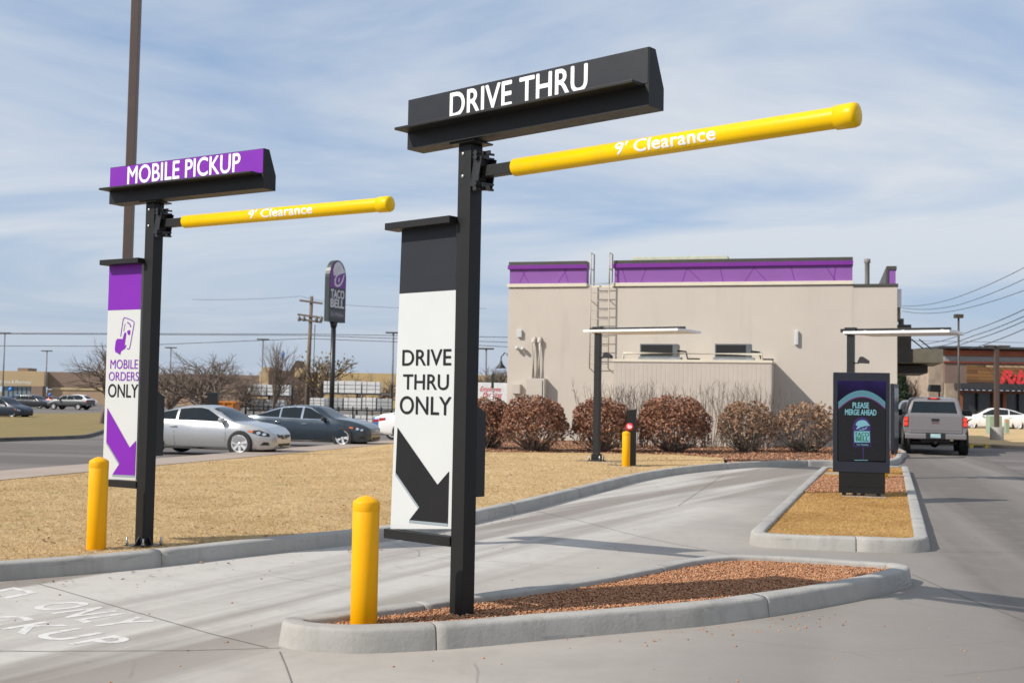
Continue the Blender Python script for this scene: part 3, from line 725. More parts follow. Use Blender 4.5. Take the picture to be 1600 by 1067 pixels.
DTANG = math.radians(-40.8); MPANG = math.radians(-30.6)
t, zc, cl, loc = lane_sign('lane_sign', 'large dark grey drive thru sign on the red gravel island, black arrow on white', g2(722, 958, .115), DTANG, 3.185, 1.50, FACE_D, 'DRIVE THRU', .018,
    ((703, 184), (917, 150), (703, 147)),
    ((628, 360), (714, 346), (610, 826), (706, 826), (622, 459)), FACE_D,
    [('DRIVE', ((629, 571), (705, 571), (629, 547)), INK, .010), ('THRU', ((630, 608), (701, 608), (630, 585)), INK, .010), ('ONLY', ((625, 646), (705, 646), (625, 619)), INK, .010)],
    [(621.5, 667.5), (618.5, 738), (655.5, 792), (640, 812), (700, 817.5), (702, 736), (684, 757)], INK, ((750, 645), (750, 776)), 'drive-through lane signs', True)
tube_text(t, zc, cl, loc, (962, 240), (1118, 218))
t, zc, cl, loc = lane_sign('lane_sign', 'purple mobile pickup sign standing on the dry lawn behind the kerb', g2(224, 853, .115), MPANG, 3.25, 1.44, PURPLE, 'MOBILE PICKUP', .018,
    ((199, 288), (375, 262), (199, 261.5)),
    ((171, 415), (222, 410), (160, 748), (212, 750), (168.5, 485)), PURPLE,
    [('MOBILE', ((172.5, 576), (215.5, 576), (172.5, 562)), PURPLE, .0), ('ORDERS', ((170, 594.5), (217, 594.5), (170, 581)), PURPLE, .0), ('ONLY', ((169, 620), (215.5, 620), (169, 600)), INK, .010)],
    [(168, 637), (166.5, 690), (187, 724), (176, 741), (211, 742.5), (213, 688), (203, 699)], PURPLE, ((250, 620), (250, 712)), 'drive-through lane signs')
tube_text(t, zc, cl, loc, (389, 344), (488, 331))
# hand tapping a phone on the purple sign
pn = [c for c in t.children if c.name.startswith('flag_panel')][0]
S = 6.28
def ic(pts, name, d):
    q = [loc(150 + x / S, 470 + y / S, -.032) for x, y in pts]
    flat(q, lambda a, v: (a, -.032 - d, v), PURPLE, name, pn)
ic([(190, 500), (186, 465), (196, 395), (212, 372), (245, 374), (262, 376), (280, 315), (292, 310), (298, 322), (281, 440), (284, 445), (294, 428), (299, 437), (288, 465), (268, 480), (246, 495), (238, 530), (215, 515)], 'hand_symbol', .003)
def stroke(pts, w, name):
    m = MB(); q = [np.array(loc(150 + x / S, 470 + y / S, -.032)) for x, y in pts]; p = smooth_path(q, .012); a, b_ = offset(p, w / 2), offset(p, -w / 2)
    m.add([(k[0], -.0352, k[1]) for pr in zip(a, b_) for k in pr], [(2 * i, 2 * i + 1, 2 * i + 3, 2 * i + 2) for i in range(len(p) - 1)]); m.build(name, PURPLE, pn)
stroke([(243, 350), (252, 290), (268, 185), (275, 168), (290, 167), (355, 193), (375, 208), (375, 225), (360, 310), (332, 460), (322, 475), (305, 468)], .0075, 'phone_symbol')
stroke([(308, 212), (330, 225), (344, 258)], .011, 'phone_symbol'); stroke([(275, 300), (278, 262), (290, 225)], .005, 'phone_symbol')
ic([(305, 300), (328, 286), (338, 290), (336, 330), (318, 335)], 'phone_symbol', .0032)

# ------------------------------------------------------------------ yellow bollards
def bollard(label, p, r=.083, h=.748, group='yellow bollards'):
    t = thing('bollard', label, 'bollard', p, random.random(), group)
    m = MB(); m.lathe([(r - .004, -.05), (r, -.045), (r, h - .004), (r - .003, h)], 40); m.build('sleeve', YEL, t)
    m = MB(); m.lathe([(r + .0003, h - .055), (r + .001, h - .052), (r + .001, h - .004), (r - .001, h), (r * .93, h + .007), (r * .6, h + .024), (r * .25, h + .036), (0, h + .039)], 40); m.build('dome_cap', YEL, t)
    return t
bollard('yellow bollard on the gravel island beside the drive thru sign', G(568, 974, .1))
bollard('yellow bollard on the lawn beside the purple mobile pickup sign', GT(150, 860, .1), h=.785)
bollard('small yellow bollard in front of the slim grey speaker post by the shrubs', G(978, 729, .1), .085, .72)
bollard('yellow bollard mostly hidden behind the order screen', G(1380.5, 747, .1), .085, .50)
# ================================================================== THE RESTAURANT
WANG = math.radians(-15.3)
_wa, _wb = G(795, 447, 5.45), G(1333, 442, 5.45)
WP0 = (_wa.x, _wa.y, 0)
WU = Vector((math.cos(WANG), math.sin(WANG), 0)); WN = Vector((-math.sin(WANG), math.cos(WANG), 0))
def wl(px, py, off=0.0): return hit(px, py, WP0, WANG, off)
XR = wl(1402, 560)[0]; XT = wl(1333, 441)[0]
zTrimB, zTrimT = 5.40, 5.52; zCap = wl(900, 408)[1]; zLow = wl(1366, 446)[1] + .02
bt = thing('restaurant_building', 'beige stuccoed restaurant with a purple parapet band and roof ladder', 'building', (WP0[0], WP0[1], 0), WANG)
DEP = 17.0; NX0, NX1 = wl(917, 430)[0], wl(959, 430)[0]; NZ = wl(938, 446)[1]
m = MB(); m.box(0, XT, 0, DEP, -.3, zTrimB - .02, .01); m.box(XT, XR, .0, DEP, -.3, zLow - .06, .01); m.build('wall', STUCCO, bt)
def band(x0, x1):
    m = MB(); m.box(x0 + .02, x1 - .02, .03, .45, zTrimT, zCap - .26, 0); p = m.build('parapet', PURP_W, bt)
    m = MB(); m.box(x0 - .04, x1 + .0, -.05, .47, zCap - .26, zCap - .12, .008); m.build('parapet_moulding', PURP_D, bt)
    m = MB(); m.box(x0 - .01, x1 - .01, -.02, .50, zCap - .12, zCap - .0, .008); m.build('parapet_cap', CAPD, bt)
    m = MB(); m.box(x0 - .05, x1 + .01, -.06, .46, zTrimB, zTrimT, .012); m.build('cornice', CREAM, bt)
    return p
pA = band(0, NX0); pB = band(NX1, XT)
# crossing grooves scored in the purple band
def score(p, pts):
    for (ax, ay), (bx, by) in pts:
        a, c = wl(ax, ay), wl(bx, by); m = MB(); q = offset(np.array([a, c]), .012); r = offset(np.array([a, c]), -.012)
        m.add([(q[0][0], .027, q[0][1]), (q[1][0], .027, q[1][1]), (r[1][0], .027, r[1][1]), (r[0][0], .027, r[0][1])], [(0, 1, 2, 3)]); m.build('groove', PURP_D, p)
score(pA, [((812, 441), (822, 420)), ((826, 441), (813, 420)), ((872, 441), (886, 420)), ((888, 441), (881, 420))])
score(pB, [((978, 441), (972, 420)), ((1001, 441), (1010, 419)), ((1066, 441), (1073, 419)), ((1097, 441), (1074, 419)), ((1130, 441), (1125, 418)), ((1163, 441), (1178, 418)), ((1200, 441), (1178, 418)), ((1242, 441), (1236, 417)), ((1302, 441), (1306, 417)), ((1305, 438), (1291, 417))])
m = MB(); m.box(NX0 - .02, NX1 + .02, .05, .3, NZ - .06, NZ, .01); m.build('notch_sill', CREAM, bt)
m = MB(); m.box(XT, XR + .03, -.03, .4, zLow - .06, zLow + .03, .008); m.box(XR - .38, XR + .03, .4, DEP, zLow - .06, zLow + .03, .008); m.build('low_parapet_cap', CAPD, bt)
fx0, fx1 = wl(1388, 430, .8)[0], wl(1399.5, 430, .8)[0]; fz = wl(1392, 416, .8)[1]
m = MB(); m.box(fx0, fx1, .8, 7, zLow - .05, fz - .12); m.build('purple_fin', PURP_W, bt)
m = MB(); m.box(fx0 - .06, fx1 + .03, .77, 7, fz - .12, fz); m.box(fx0 - .07, fx0 - .0, .77, 7, zLow - .05, fz - .12); m.build('fin_cap', CAPD, bt)
rx0, rx1 = wl(988, 402, 5)[0], wl(1137, 402, 5)[0]; rz = wl(1060, 400.5, 5)[1]
m = MB(); m.box(rx0, rx1, 5, 7.5, 5.2, rz, .02); m.build('rooftop_unit', pm('pale_green_roof_unit', (.44, .46, .36), .6), bt)
vx = wl(1355, 430, 3)[0]
m = MB(); m.lathe([(.08, 5.0), (.08, wl(1355, 412, 3)[1]), (.11, wl(1355, 411, 3)[1]), (.11, wl(1355, 405, 3)[1]), (0, wl(1355, 404, 3)[1])], 14, 'z', (vx, 3, 0)); m.build('vent_pipe', pm('grey_vent', (.2, .19, .18), .5), bt)
# roof ladder
LX0, LX1 = wl(922, 500, -.22)[0], wl(951, 500, -.22)[0]; LB = wl(922, 575, -.22)[1]; LTOP = wl(926, 395, -.2)[1]
LADM = pm('beige_steel', (.42, .38, .33), .6, .2)
m = MB()
for x in (LX0, LX1):
    m.tube([(x, -.2, LB), (x, -.2, NZ + .02)], .022, 8); m.tube([(x, -.2, NZ), (x, -.2, LTOP), (x + .005, .35, LTOP), (x + .005, .35, NZ)], .022, 8)
    for z in (LB, (LB + NZ) / 2, NZ - .5): m.tube([(x, -.2, z), (x, 0, z - .03)], .018, 6)
    m.tube([(x, -.2, (NZ + LTOP) / 2), (x, .35, (NZ + LTOP) / 2)], .018, 6)
ld = m.build('roof_ladder', LADM, bt)
for k in range(14):
    z = LB + .15 + k * .305
    if z < NZ + .1: m = MB(); m.tube([(LX0, -.2, z), (LX1, -.2, z)], .014, 6); m.build('rung', LADM, ld)
# wall fittings
def wbox(name, x0, y0, x1, y1, d, mat, bev=.01, par=None):
    a, c = wl(x0, y0, -d), wl(x1, y1, -d); m = MB(); m.box(a[0], c[0], -d, -.001, c[1], a[1], bev); return m.build(name, mat, par or bt)
STUC2 = pm('painted_steel_box', (.50, .455, .40), .6, 0, .04, 2)
wbox('electrical_cabinet', 822, 591, 850, 640, .35, STUC2); wbox('meter_box', 799, 600, 812, 615, .22, STUC2)
gx = wl(847, 600, -.352)[0]; m = MB(); m.box(gx, gx + .03, -.355, -.35, .9, wl(822, 592, -.35)[1] - .05); m.build('door_gap', PLAST, bt)
for x in (834, 843):
    a, c = wl(x, 527, -.1), wl(x, 596, -.1); m = MB(); m.tube([(a[0], 0, a[1]), (a[0], -.1, a[1] - .06), (a[0], -.1, c[1])], .055, 10); m.lathe([(.075, a[1] - .18), (.075, a[1] - .05), (0, a[1] - .04)], 10, 'z', (a[0], -.1, 0)); m.build('conduit', STUC2, bt)
wbox('alarm_box', 808, 515, 815, 527, .1, WHITE, .02)
for x, y in ((808, 544), (817, 545)):
    a = wl(x, y, -.12); m = MB(); m.lathe([(0, -.21), (.055, -.2), (.07, -.12), (.05, -.06), (.02, 0)], 12, 'y', (a[0], 0, a[1])); m.build('floodlight', WHITE, bt)
wbox('wall_light', 1241.5, 516, 1247.5, 539, .11, WHITE, .03)
# gooseneck lamp on the far left corner
gl = wl(783, 560, .3); cz = wl(795, 552, .3)[1]
m = MB(); m.tube([(0, .3, cz - .3), (-.10, .3, cz - .02), (gl[0] * .6, .3, cz + .02), (gl[0], .3, cz - .14), (gl[0], .3, cz - .3)], .022, 8)
m.lathe([(.045, cz - .28), (.06, cz - .36), (.17, cz - .50), (.18, cz - .53), (.0, cz - .50)], 14, 'z', (gl[0], .3, 0)); m.build('gooseneck_lamp', PLAST, bt)
# sign, brackets and awnings on the drive-through side
m = MB(); m.box(XR, XR + .26, 2.2, 5.2, wl(1402, 467)[1] - .1, wl(1402, 441)[1], .02); m.build('side_sign', pm('white_sign_box', (.8, .8, .82), .4), bt)
m = MB(); m.box(XR, XR + .24, 2.4, 5.0, wl(1402, 488)[1] - .05, wl(1402, 467)[1] - .11, .02); m.build('side_sign_base', pm('tan_sign_base', (.25, .2, .14), .6), bt)
BRZ = pm('dark_bronze_metal', (.07, .06, .05), .5, .3); TANM = pm('tan_awning', (.50, .41, .27), .6)
a, c = wl(1403, 545, 4), wl(1474, 567, 4)
m = MB(); m.box(XR, c[0], 4.0, 8.0, c[1], a[1], .02); m.build('window_awning', TANM, bt)
m = MB(); m.box(XR, XR + .75, 3.98, 4.02, c[1] + .0, a[1] + .0); m.build('awning_fascia', BRZ, bt)
a, c = wl(1403, 570, 5), wl(1450, 583, 5); m = MB(); m.box(XR, c[0], 5, 9, c[1], a[1], .02); m.build('lower_awning', BRZ, bt)
a, c = wl(1403, 507, 6), wl(1424, 546, 6); m = MB(); m.box(XR, c[0], 6, 9, c[1], a[1], .02); m.lathe([(.1, a[1]), (.1, a[1] + .25), (0, a[1] + .25)], 10, 'z', (XR + .5, 6.5, 0)); m.build('duct_box', BRZ, bt)
for k in (0, .5):
    m = MB(); p = wl(1424 + k * 24, 530, 5.5); q = wl(1452 + k * 24, 552, 5.5); m.tube([(p[0], 5.5, p[1]), (q[0], 5.5, q[1])], .025, 6); m.build('tie_rod', BRZ, bt)
# walk-in cooler built out from the wall
EX0, EX1 = wl(958, 640, -1.8)[0], wl(1205, 640, -1.8)[0]; EZ = wl(1100, 562, -1.8)[1]
eb = thing('cooler_enclosure', 'low ribbed beige enclosure built against the restaurant wall behind the shrubs', 'enclosure', tuple(Vector(WP0) + WU * EX0 - WN * 1.8), WANG)
EW = EX1 - EX0; m = MB(); n = int(EW / .14); xs = [EW * i / n for i in range(n + 1)]
prof = []
for i in range(n):
    a, c = xs[i], xs[i + 1]; prof += [(a, 0), (a + (c - a) * .80, 0), (a + (c - a) * .86, .0045), (a + (c - a) * .94, .0045)]
prof.append((EW, 0)); vs = [(x, y, -.2) for x, y in prof] + [(x, y, EZ - .09) for x, y in prof]; k = len(prof)
m.add(vs, [(i, i + 1, k + i + 1, k + i) for i in range(k - 1)])
m.add([(EW, 0, -.2), (EW, 1.79, -.2), (EW, 1.79, EZ - .09), (EW, 0, EZ - .09)], [(0, 1, 2, 3)]); m.add([(0, 0, -.2), (0, 1.79, -.2), (0, 1.79, EZ - .09), (0, 0, EZ - .09)], [(0, 1, 2, 3)])
m.build('wall', PANELB, eb)
m = MB(); m.box(-.03, EW + .03, -.03, 1.79, EZ - .09, EZ, .01); m.build('roof', CREAM, eb)
m = MB(); rz0 = EZ + .02
m.tube([(.3, .1, EZ), (.3, .1, EZ + .2), (EW - .3, .1, EZ + .2), (EW - .3, .1, EZ)], .045, 8); m.build('roof_rail', CREAM, eb)
def ac(x0, x1, y0, y1, label):
    a, c = wl(x0, y0, -1.5), wl(x1, y1, -1.5); w = c[0] - a[0]; h = a[1] - EZ - .10
    p = Vector(WP0) + WU * a[0] - WN * 1.5 + Vector((0, 0, EZ))
    t = thing('condenser_unit', label, 'air conditioner', tuple(p), WANG, 'condenser units on the enclosure roof')
    m = MB(); m.box(0, w, .0, .7, .10, .10 + h, .01); m.build('casing', pm('grey_condenser_casing', (.14, .155, .165), .5, .3), t)
    m = MB(); m.box(.04, w - .16, -.012, .002, .14, .06 + h); g = m.build('coil_grille', PLAST, t)
    for k in range(14):
        x = .08 + (w - .28) * k / 13; m = MB(); m.box(x, x + .008, -.02, -.011, .15, .05 + h); m.build('fin', pm('grey_fin', (.03, .031, .033), .5, .4), g)
    m = MB(); m.box(-.05, w + .1, .02, .1, 0, .10); m.box(-.05, w + .1, .6, .68, 0, .10); m.build('support_rail', STEEL, t)
    m = MB(); m.tube([(w, .3, .3), (w + .25, .3, .28), (w + .3, .3, .05), (w + .7, .3, .04)], .03, 8); m.build('pipe', PLAST, t)
ac(1000, 1058, 537, 557, 'left condenser unit on the enclosure roof, nearer the ladder')
ac(1117, 1173, 537, 557, 'right condenser unit on the enclosure roof, above the bare shrubs')

# ================================================================== ORDER POINT FURNITURE
def canopy(label, p, rz, ztop, x0, x1, yw, group='order canopies'):
    t = thing('order_canopy', label, 'canopy', p, rz, group)
    m = MB(); m.box(-.07, .07, -.06, .06, 0, ztop - .03, .006); m.build('post', BLACK2, t)
    m = MB(); m.box(-.5, .75, -.3, .3, -.05, .012, .005); m.build('footing', KERB, t)
    m = MB(); m.box(-.17, .17, -.15, .15, .015, .035, .003); m.box(-.1, .1, -.08, .08, .035, .18, .004); m.build('base_plate', BLACK, t)
    for sx in (-1, 1):
        for sy in (-1, 1): m = MB(); m.tube([(sx * .13, sy * .11, .03), (sx * .13, sy * .11, .14)], .016, 8); m.build('anchor_bolt', STEEL, t)
    m = MB(); m.box(-.11, .11, -.1, .1, ztop - .05, ztop + .10, .006); m.build('head_bracket', BLACK2, t)
    m = MB(); m.box(-.2, x1 - .16, -.05, .05, ztop + .005, ztop + .075, .004); m.build('beam', BLACK2, t)
    m = MB(); zb = ztop - .075; zt = ztop - .005
    m.prism([(x0, -yw), (x1 - .10, -yw), (x1, -yw * .6), (x1, yw), (x0 + .35, yw)], lambda x, y: (x, y, zb + .02), lambda x, y: (x, y, zt)); m.build('roof_panel', LIGHTPANEL, t)
    for f in (.15, .5, .85): m = MB(); m.box(x0 + (x1 - x0) * f - .03, x0 + (x1 - x0) * f + .03, -.06, -.05, zt, zt + .04); m.build('clip', WHITE, t)
    m = MB(); m.tube([(.07, -.02, ztop - .62), (.16, -.04, ztop - .62), (.19, -.06, ztop - .56)], .014, 6)
    m.prism([(.15, ztop - .62), (.36, ztop - .63), (.36, ztop - .57), (.24, ztop - .49), (.2, ztop - .5)], lambda x, z: (x, -.12, z), lambda x, z: (x, .04, z)); m.build('floodlight', PLAST, t)
    return t
canopy('black post with white flat canopy on the lawn beside the round shrubs', G(932, 721, .1), math.radians(-30), 2.99, -.10, 2.28, .58)
canopy('black post with white flat canopy rising behind the order screen', G(1329, 741, .1), math.radians(-30), 2.86, -.02, 2.08, .56)
# slim speaker post
p = G(986, 728, .1)
t = thing('speaker_post', 'slim dark grey speaker post with a round red sticker by the shrubs', 'speaker post', p, math.radians(-14))
m = MB(); m.prism([(-.10, 0), (.10, 0), (.10, 1.23), (.06, 1.215), (-.10, 1.20)], lambda x, z: (x, -.06, z), lambda x, z: (x, .06, z)); m.build('casing', BLACK, t)
m = MB(); m.box(-.5, .45, -.3, .3, -.04, .012, .004); m.build('footing', KERB, t)
m = MB(); m.lathe([(0, -.066), (.085, -.066), (.085, -.06)], 24, 'y', (-.03, 0, .84)); rd = m.build('round_sticker', pm('red_sticker', (.62, .035, .06), .4), t)
for z, w in ((.865, .09), (.84, .11), (.815, .07)): flat([(-.03 - w / 2, z - .007), (-.03 + w / 2, z - .007), (-.03 + w / 2, z + .007), (-.03 - w / 2, z + .007)], lambda a, v: (a, -.0675, v), WHITEP, 'sticker_line', rd)

# order screen
def bell_mark(par, fn, s, cx, cz, fieldmat, bellmat, vs):
    """arched field with a bell, two words below and a small strip; s = width"""
    arch = [(-.5, 0), (.5, 0), (.5, .62)] + [(.5 * math.cos(a), .62 + .56 * math.sin(a)) for a in np.linspace(0, PI, 14)[1:-1]] + [(-.5, .62)]
    f = lambda d: (lambda a, v: fn(cx + a * s, cz + v * s * vs, d))
    flat(arch, f(.002), fieldmat, 'mark_field', par)
    bell = [(-.37, .52), (-.36, .72), (-.27, .92), (-.12, 1.06), (.06, 1.10), (.22, 1.05), (.34, .90), (.42, .70), (.49, .60), (.48, .52), (.36, .50), (.20, .48), (.02, .40), (-.12, .30), (-.24, .16), (-.33, .10), (-.34, .22), (-.28, .36), (-.22, .46)]
    flat(bell, f(.003), bellmat, 'bell_mark', par)
    cl = [(.02 + .20 * math.cos(a) * 1.15, .22 + .14 * math.sin(a) + .06 * math.cos(a)) for a in np.linspace(0, 2 * PI, 20)[:-1]]
    flat([(-.2, .07)] + [(-.12, .05), (.1, .06), (.28, .2), (.34, .38), (.30, .40), (.2, .22), (.05, .12), (-.1, .12)], f(.0032), bellmat, 'bell_mark', par)
    flat([(.02, .20), (.10, .22), (.14, .32), (.06, .28)], f(.0032), bellmat, 'bell_mark', par)
K0 = G(1346, 775, .1); KANG = math.radians(-15.5)
t = thing('order_screen', 'tall dark digital order screen on the kiosk island reading please merge ahead', 'screen', K0, KANG)
kl_ = lambda px, py, off=-.1: hit(px, py, (K0.x, K0.y, 0), KANG, off)
kx0, kx1 = kl_(1301.5, 660)[0], kl_(1390.5, 660)[0]; kz0, kz1 = kl_(1345, 738)[1] - .1, kl_(1345, 582)[1] - .1
DARKC = pm('dark_kiosk_housing', (.020, .0225, .034), .4, 0, .06, 2, spec=.3)
m = MB(); m.box(kx0, kx1, -.1, .08, kz0, kz1, .008); cab = m.build('cabinet', DARKC, t)
bx0, bx1 = kl_(1310.5, 755)[0], kl_(1383, 755)[0]
m = MB(); m.prism([(-.09, .05), (.07, .05), (.07, kz0), (-.09, kz0), (-.09, .17)], lambda y, z: (bx0, y, z), lambda y, z: (bx1, y, z)); m.build('plinth', BLACK, t)
m = MB(); m.box(bx0 + .0, bx1 - .0, -.096, -.089, .155, .165); m.build('plinth_seam', BLACK2, t)
m = MB(); m.box(-.3, .35, -.25, .25, -.06, .008, .004); m.build('footing', KERB, t)
for x in (bx0 + .08, -.1, .02, bx1 - .09): m = MB(); m.box(x - .03, x + .03, -.05, .04, .0, .055, .004); m.build('foot', BLACK2, t)
sx0, sx1 = kl_(1308.5, 650)[0], kl_(1384, 650)[0]; sz0, sz1 = kl_(1346, 721)[1] - .1, kl_(1346, 595)[1] - .1
s_ = NT('lit_display'); v_ = s_.mapping(); q_ = s_.n('ShaderNodeSeparateXYZ'); s_.l(v_, q_.inputs[0])
mr = s_.n('ShaderNodeMapRange'); s_.l(q_.outputs[2], mr.inputs[0]); mr.inputs[1].default_value = sz1 - .35; mr.inputs[2].default_value = sz1
nz = s_.math('MULTIPLY', s_.ramp(s_.noise(v_, 3.2, 3), [(.3, .2), (.7, 1.)]), mr.outputs[0])
s_.l(s_.mix(nz, (.0008, .0008, .003), (.022, .009, .085)), s_.b.inputs['Emission Color']); s_.b.inputs['Emission Strength'].default_value = 1.0
DISP = s_.fin((.003, .003, .004), .12, spec=.15)
m = MB(); m.box(sx0, sx1, -.103, -.099, sz0, sz1); scr = m.build('display', DISP, t)
SW = sx1 - sx0; SH = sz1 - sz0; scx = (sx0 + sx1) / 2
kf = lambda a, v, d: (a, -.1032 - d, v)
TEAL = emit('lit_teal', (.062, .165, .20), 1.0); TEALD = emit('lit_dim_teal', (.05, .145, .18), 1.0); MAG = emit('lit_magenta', (.12, .01, .13), .9); VIO = emit('lit_violet', (.025, .010, .09), 1.0); LBLUE = emit('lit_pale_blue', (.13, .30, .35), 1.0); LGRN = emit('lit_green_word', (.012, .10, .045), 1.0); DKE = emit('lit_near_black', (.002, .002, .004), 1.0)
def kpx(x, y): return kl_(1290 + x / 4.85, 570 + y / 4.85, -.103)
def kpoly(pts, d, mat, name, par=None): flat([(kpx(*p)[0], kpx(*p)[1] - .1) for p in pts], lambda a, v: kf(a, v, d), mat, name, par or scr)
def arcpts(cx, cy, rx, ry, a0, a1, n=18): return [(cx + rx * math.cos(math.radians(a)), cy - ry * math.sin(math.radians(a))) for a in np.linspace(a0, a1, n)]
L_, R_x = 97, 452
ring = [(L_, 280)] + [(x, 193 + ((x - 275) / 178) ** 2 * 88) for x in np.linspace(L_ + 5, R_x, 24)] + [(R_x, 325)] + [(x, 240 + ((x - 275) / 178) ** 2 * 90) for x in np.linspace(R_x, L_, 24)]
kpoly(ring, .0012, TEAL, 'screen_arc')
for k in range(15):
    x = L_ + 14 + k * 24; y = 217 + ((x - 275) / 178) ** 2 * 89; kpoly([(x - 8, y), (x, y - 11), (x + 8, y), (x, y + 11)], .0018, TEALD, 'arc_diamond')
kpoly([(x, 240 + ((x - 275) / 178) ** 2 * 90) for x in np.linspace(L_, R_x, 24)] + [(x, 247 + ((x - 275) / 178) ** 2 * 93) for x in np.linspace(R_x, L_, 24)], .0016, MAG, 'screen_arc_edge')
kpoly([(x, 247 + ((x - 275) / 178) ** 2 * 93) for x in np.linspace(L_, R_x, 24)] + [(R_x, 725), (L_, 725)], .0008, DKE, 'screen_field')
def ktext(w, xa, xb, yb, yt, mat, bold=.02, d=.002, par=None):
    (a, z0), (c, _) = kpx(xa, yb), kpx(xb, yb); z1 = kpx(xa, yt)[1]
    lettering(w, lambda u, v: kf(a + (c - a) * u, z0 - .1 + (z1 - z0) * v, d), mat, par or scr, bold)
ktext('PLEASE', 205, 327, 325, 285, LBLUE, .035); ktext('MERGE AHEAD', 148, 384, 377, 336, LBLUE, .035)
ac_ = kpx(274, 497); s2 = kpx(335, 497)[0] - kpx(213, 497)[0]
kpoly([(210, 620), (345, 620), (340, 470)] + arcpts(274, 470, 68, 74, 0, 180, 16) + [(205, 470)], .0011, VIO, 'mark_border')
bell_mark(scr, lambda a, v, d: kf(a, v, d), s2, ac_[0], ac_[1] - .1, VIO, LBLUE, .62)
kpoly([(216, 502), (333, 502), (336, 586), (218, 586)], .0016, LBLUE, 'mark_field')
ktext('TACO', 220, 329, 538, 510, LGRN, .04, .0024); ktext('BELL', 230, 327, 575, 544, LGRN, .04, .0024)
kpoly([(219, 592), (338, 592), (340, 614), (220, 614)], .0016, DKE, 'mark_strip'); ktext('Go Mobile', 236, 325, 608, 597, LBLUE, .02, .0024)
kpoly([(280, 622), (290, 622), (290, 720), (283, 720)], .0014, VIO, 'screen_line')
ktext('scan to start your order', 218, 320, 726, 719, LBLUE, .0, .002) if False else kpoly([(218, 719), (320, 720), (320, 724), (218, 723)], .0014, LBLUE, 'screen_line')
for x, y in ((135, 424), (138, 541), (136, 638), (216, 678), (385, 678), (378, 486), (398, 575), (360, 640)): kpoly([(x - 4, y), (x, y - 6), (x + 4, y), (x, y + 6)], .0014, VIO, 'screen_dot')
m = MB(); a = kpx(273, 86); m.box(a[0] - .04, a[0] + .04, -.105, -.099, a[1] - .115, a[1] - .085, .003); m.build('camera_port', PLAST, t)
a = kpx(125, 97); m = MB(); m.box(a[0] - .02, a[0] + .02, -.105, -.099, a[1] - .105, a[1] - .095, .001); m.build('sensor', PLAST, t)
# menu board at the corner of the planting bed, behind the screen
p = G(1397.5, 710, .1)
t = thing('menu_board', 'narrow dark menu board standing behind the order screen near the pickup', 'menu board', p, math.radians(63))
m = MB(); m.box(-.45, .45, -.05, .05, .12, 2.02, .01); m.build('cabinet', DARKC, t)
m = MB(); m.box(-.39, .39, -.058, -.048, .45, 1.9); m.build('menu_display', pm('menu_print', (.06, .075, .085), .2, 0, .6, 5), t)
m = MB(); m.box(-.38, .38, -.04, .04, -.05, .12, .005); m.build('plinth', BLACK2, t)
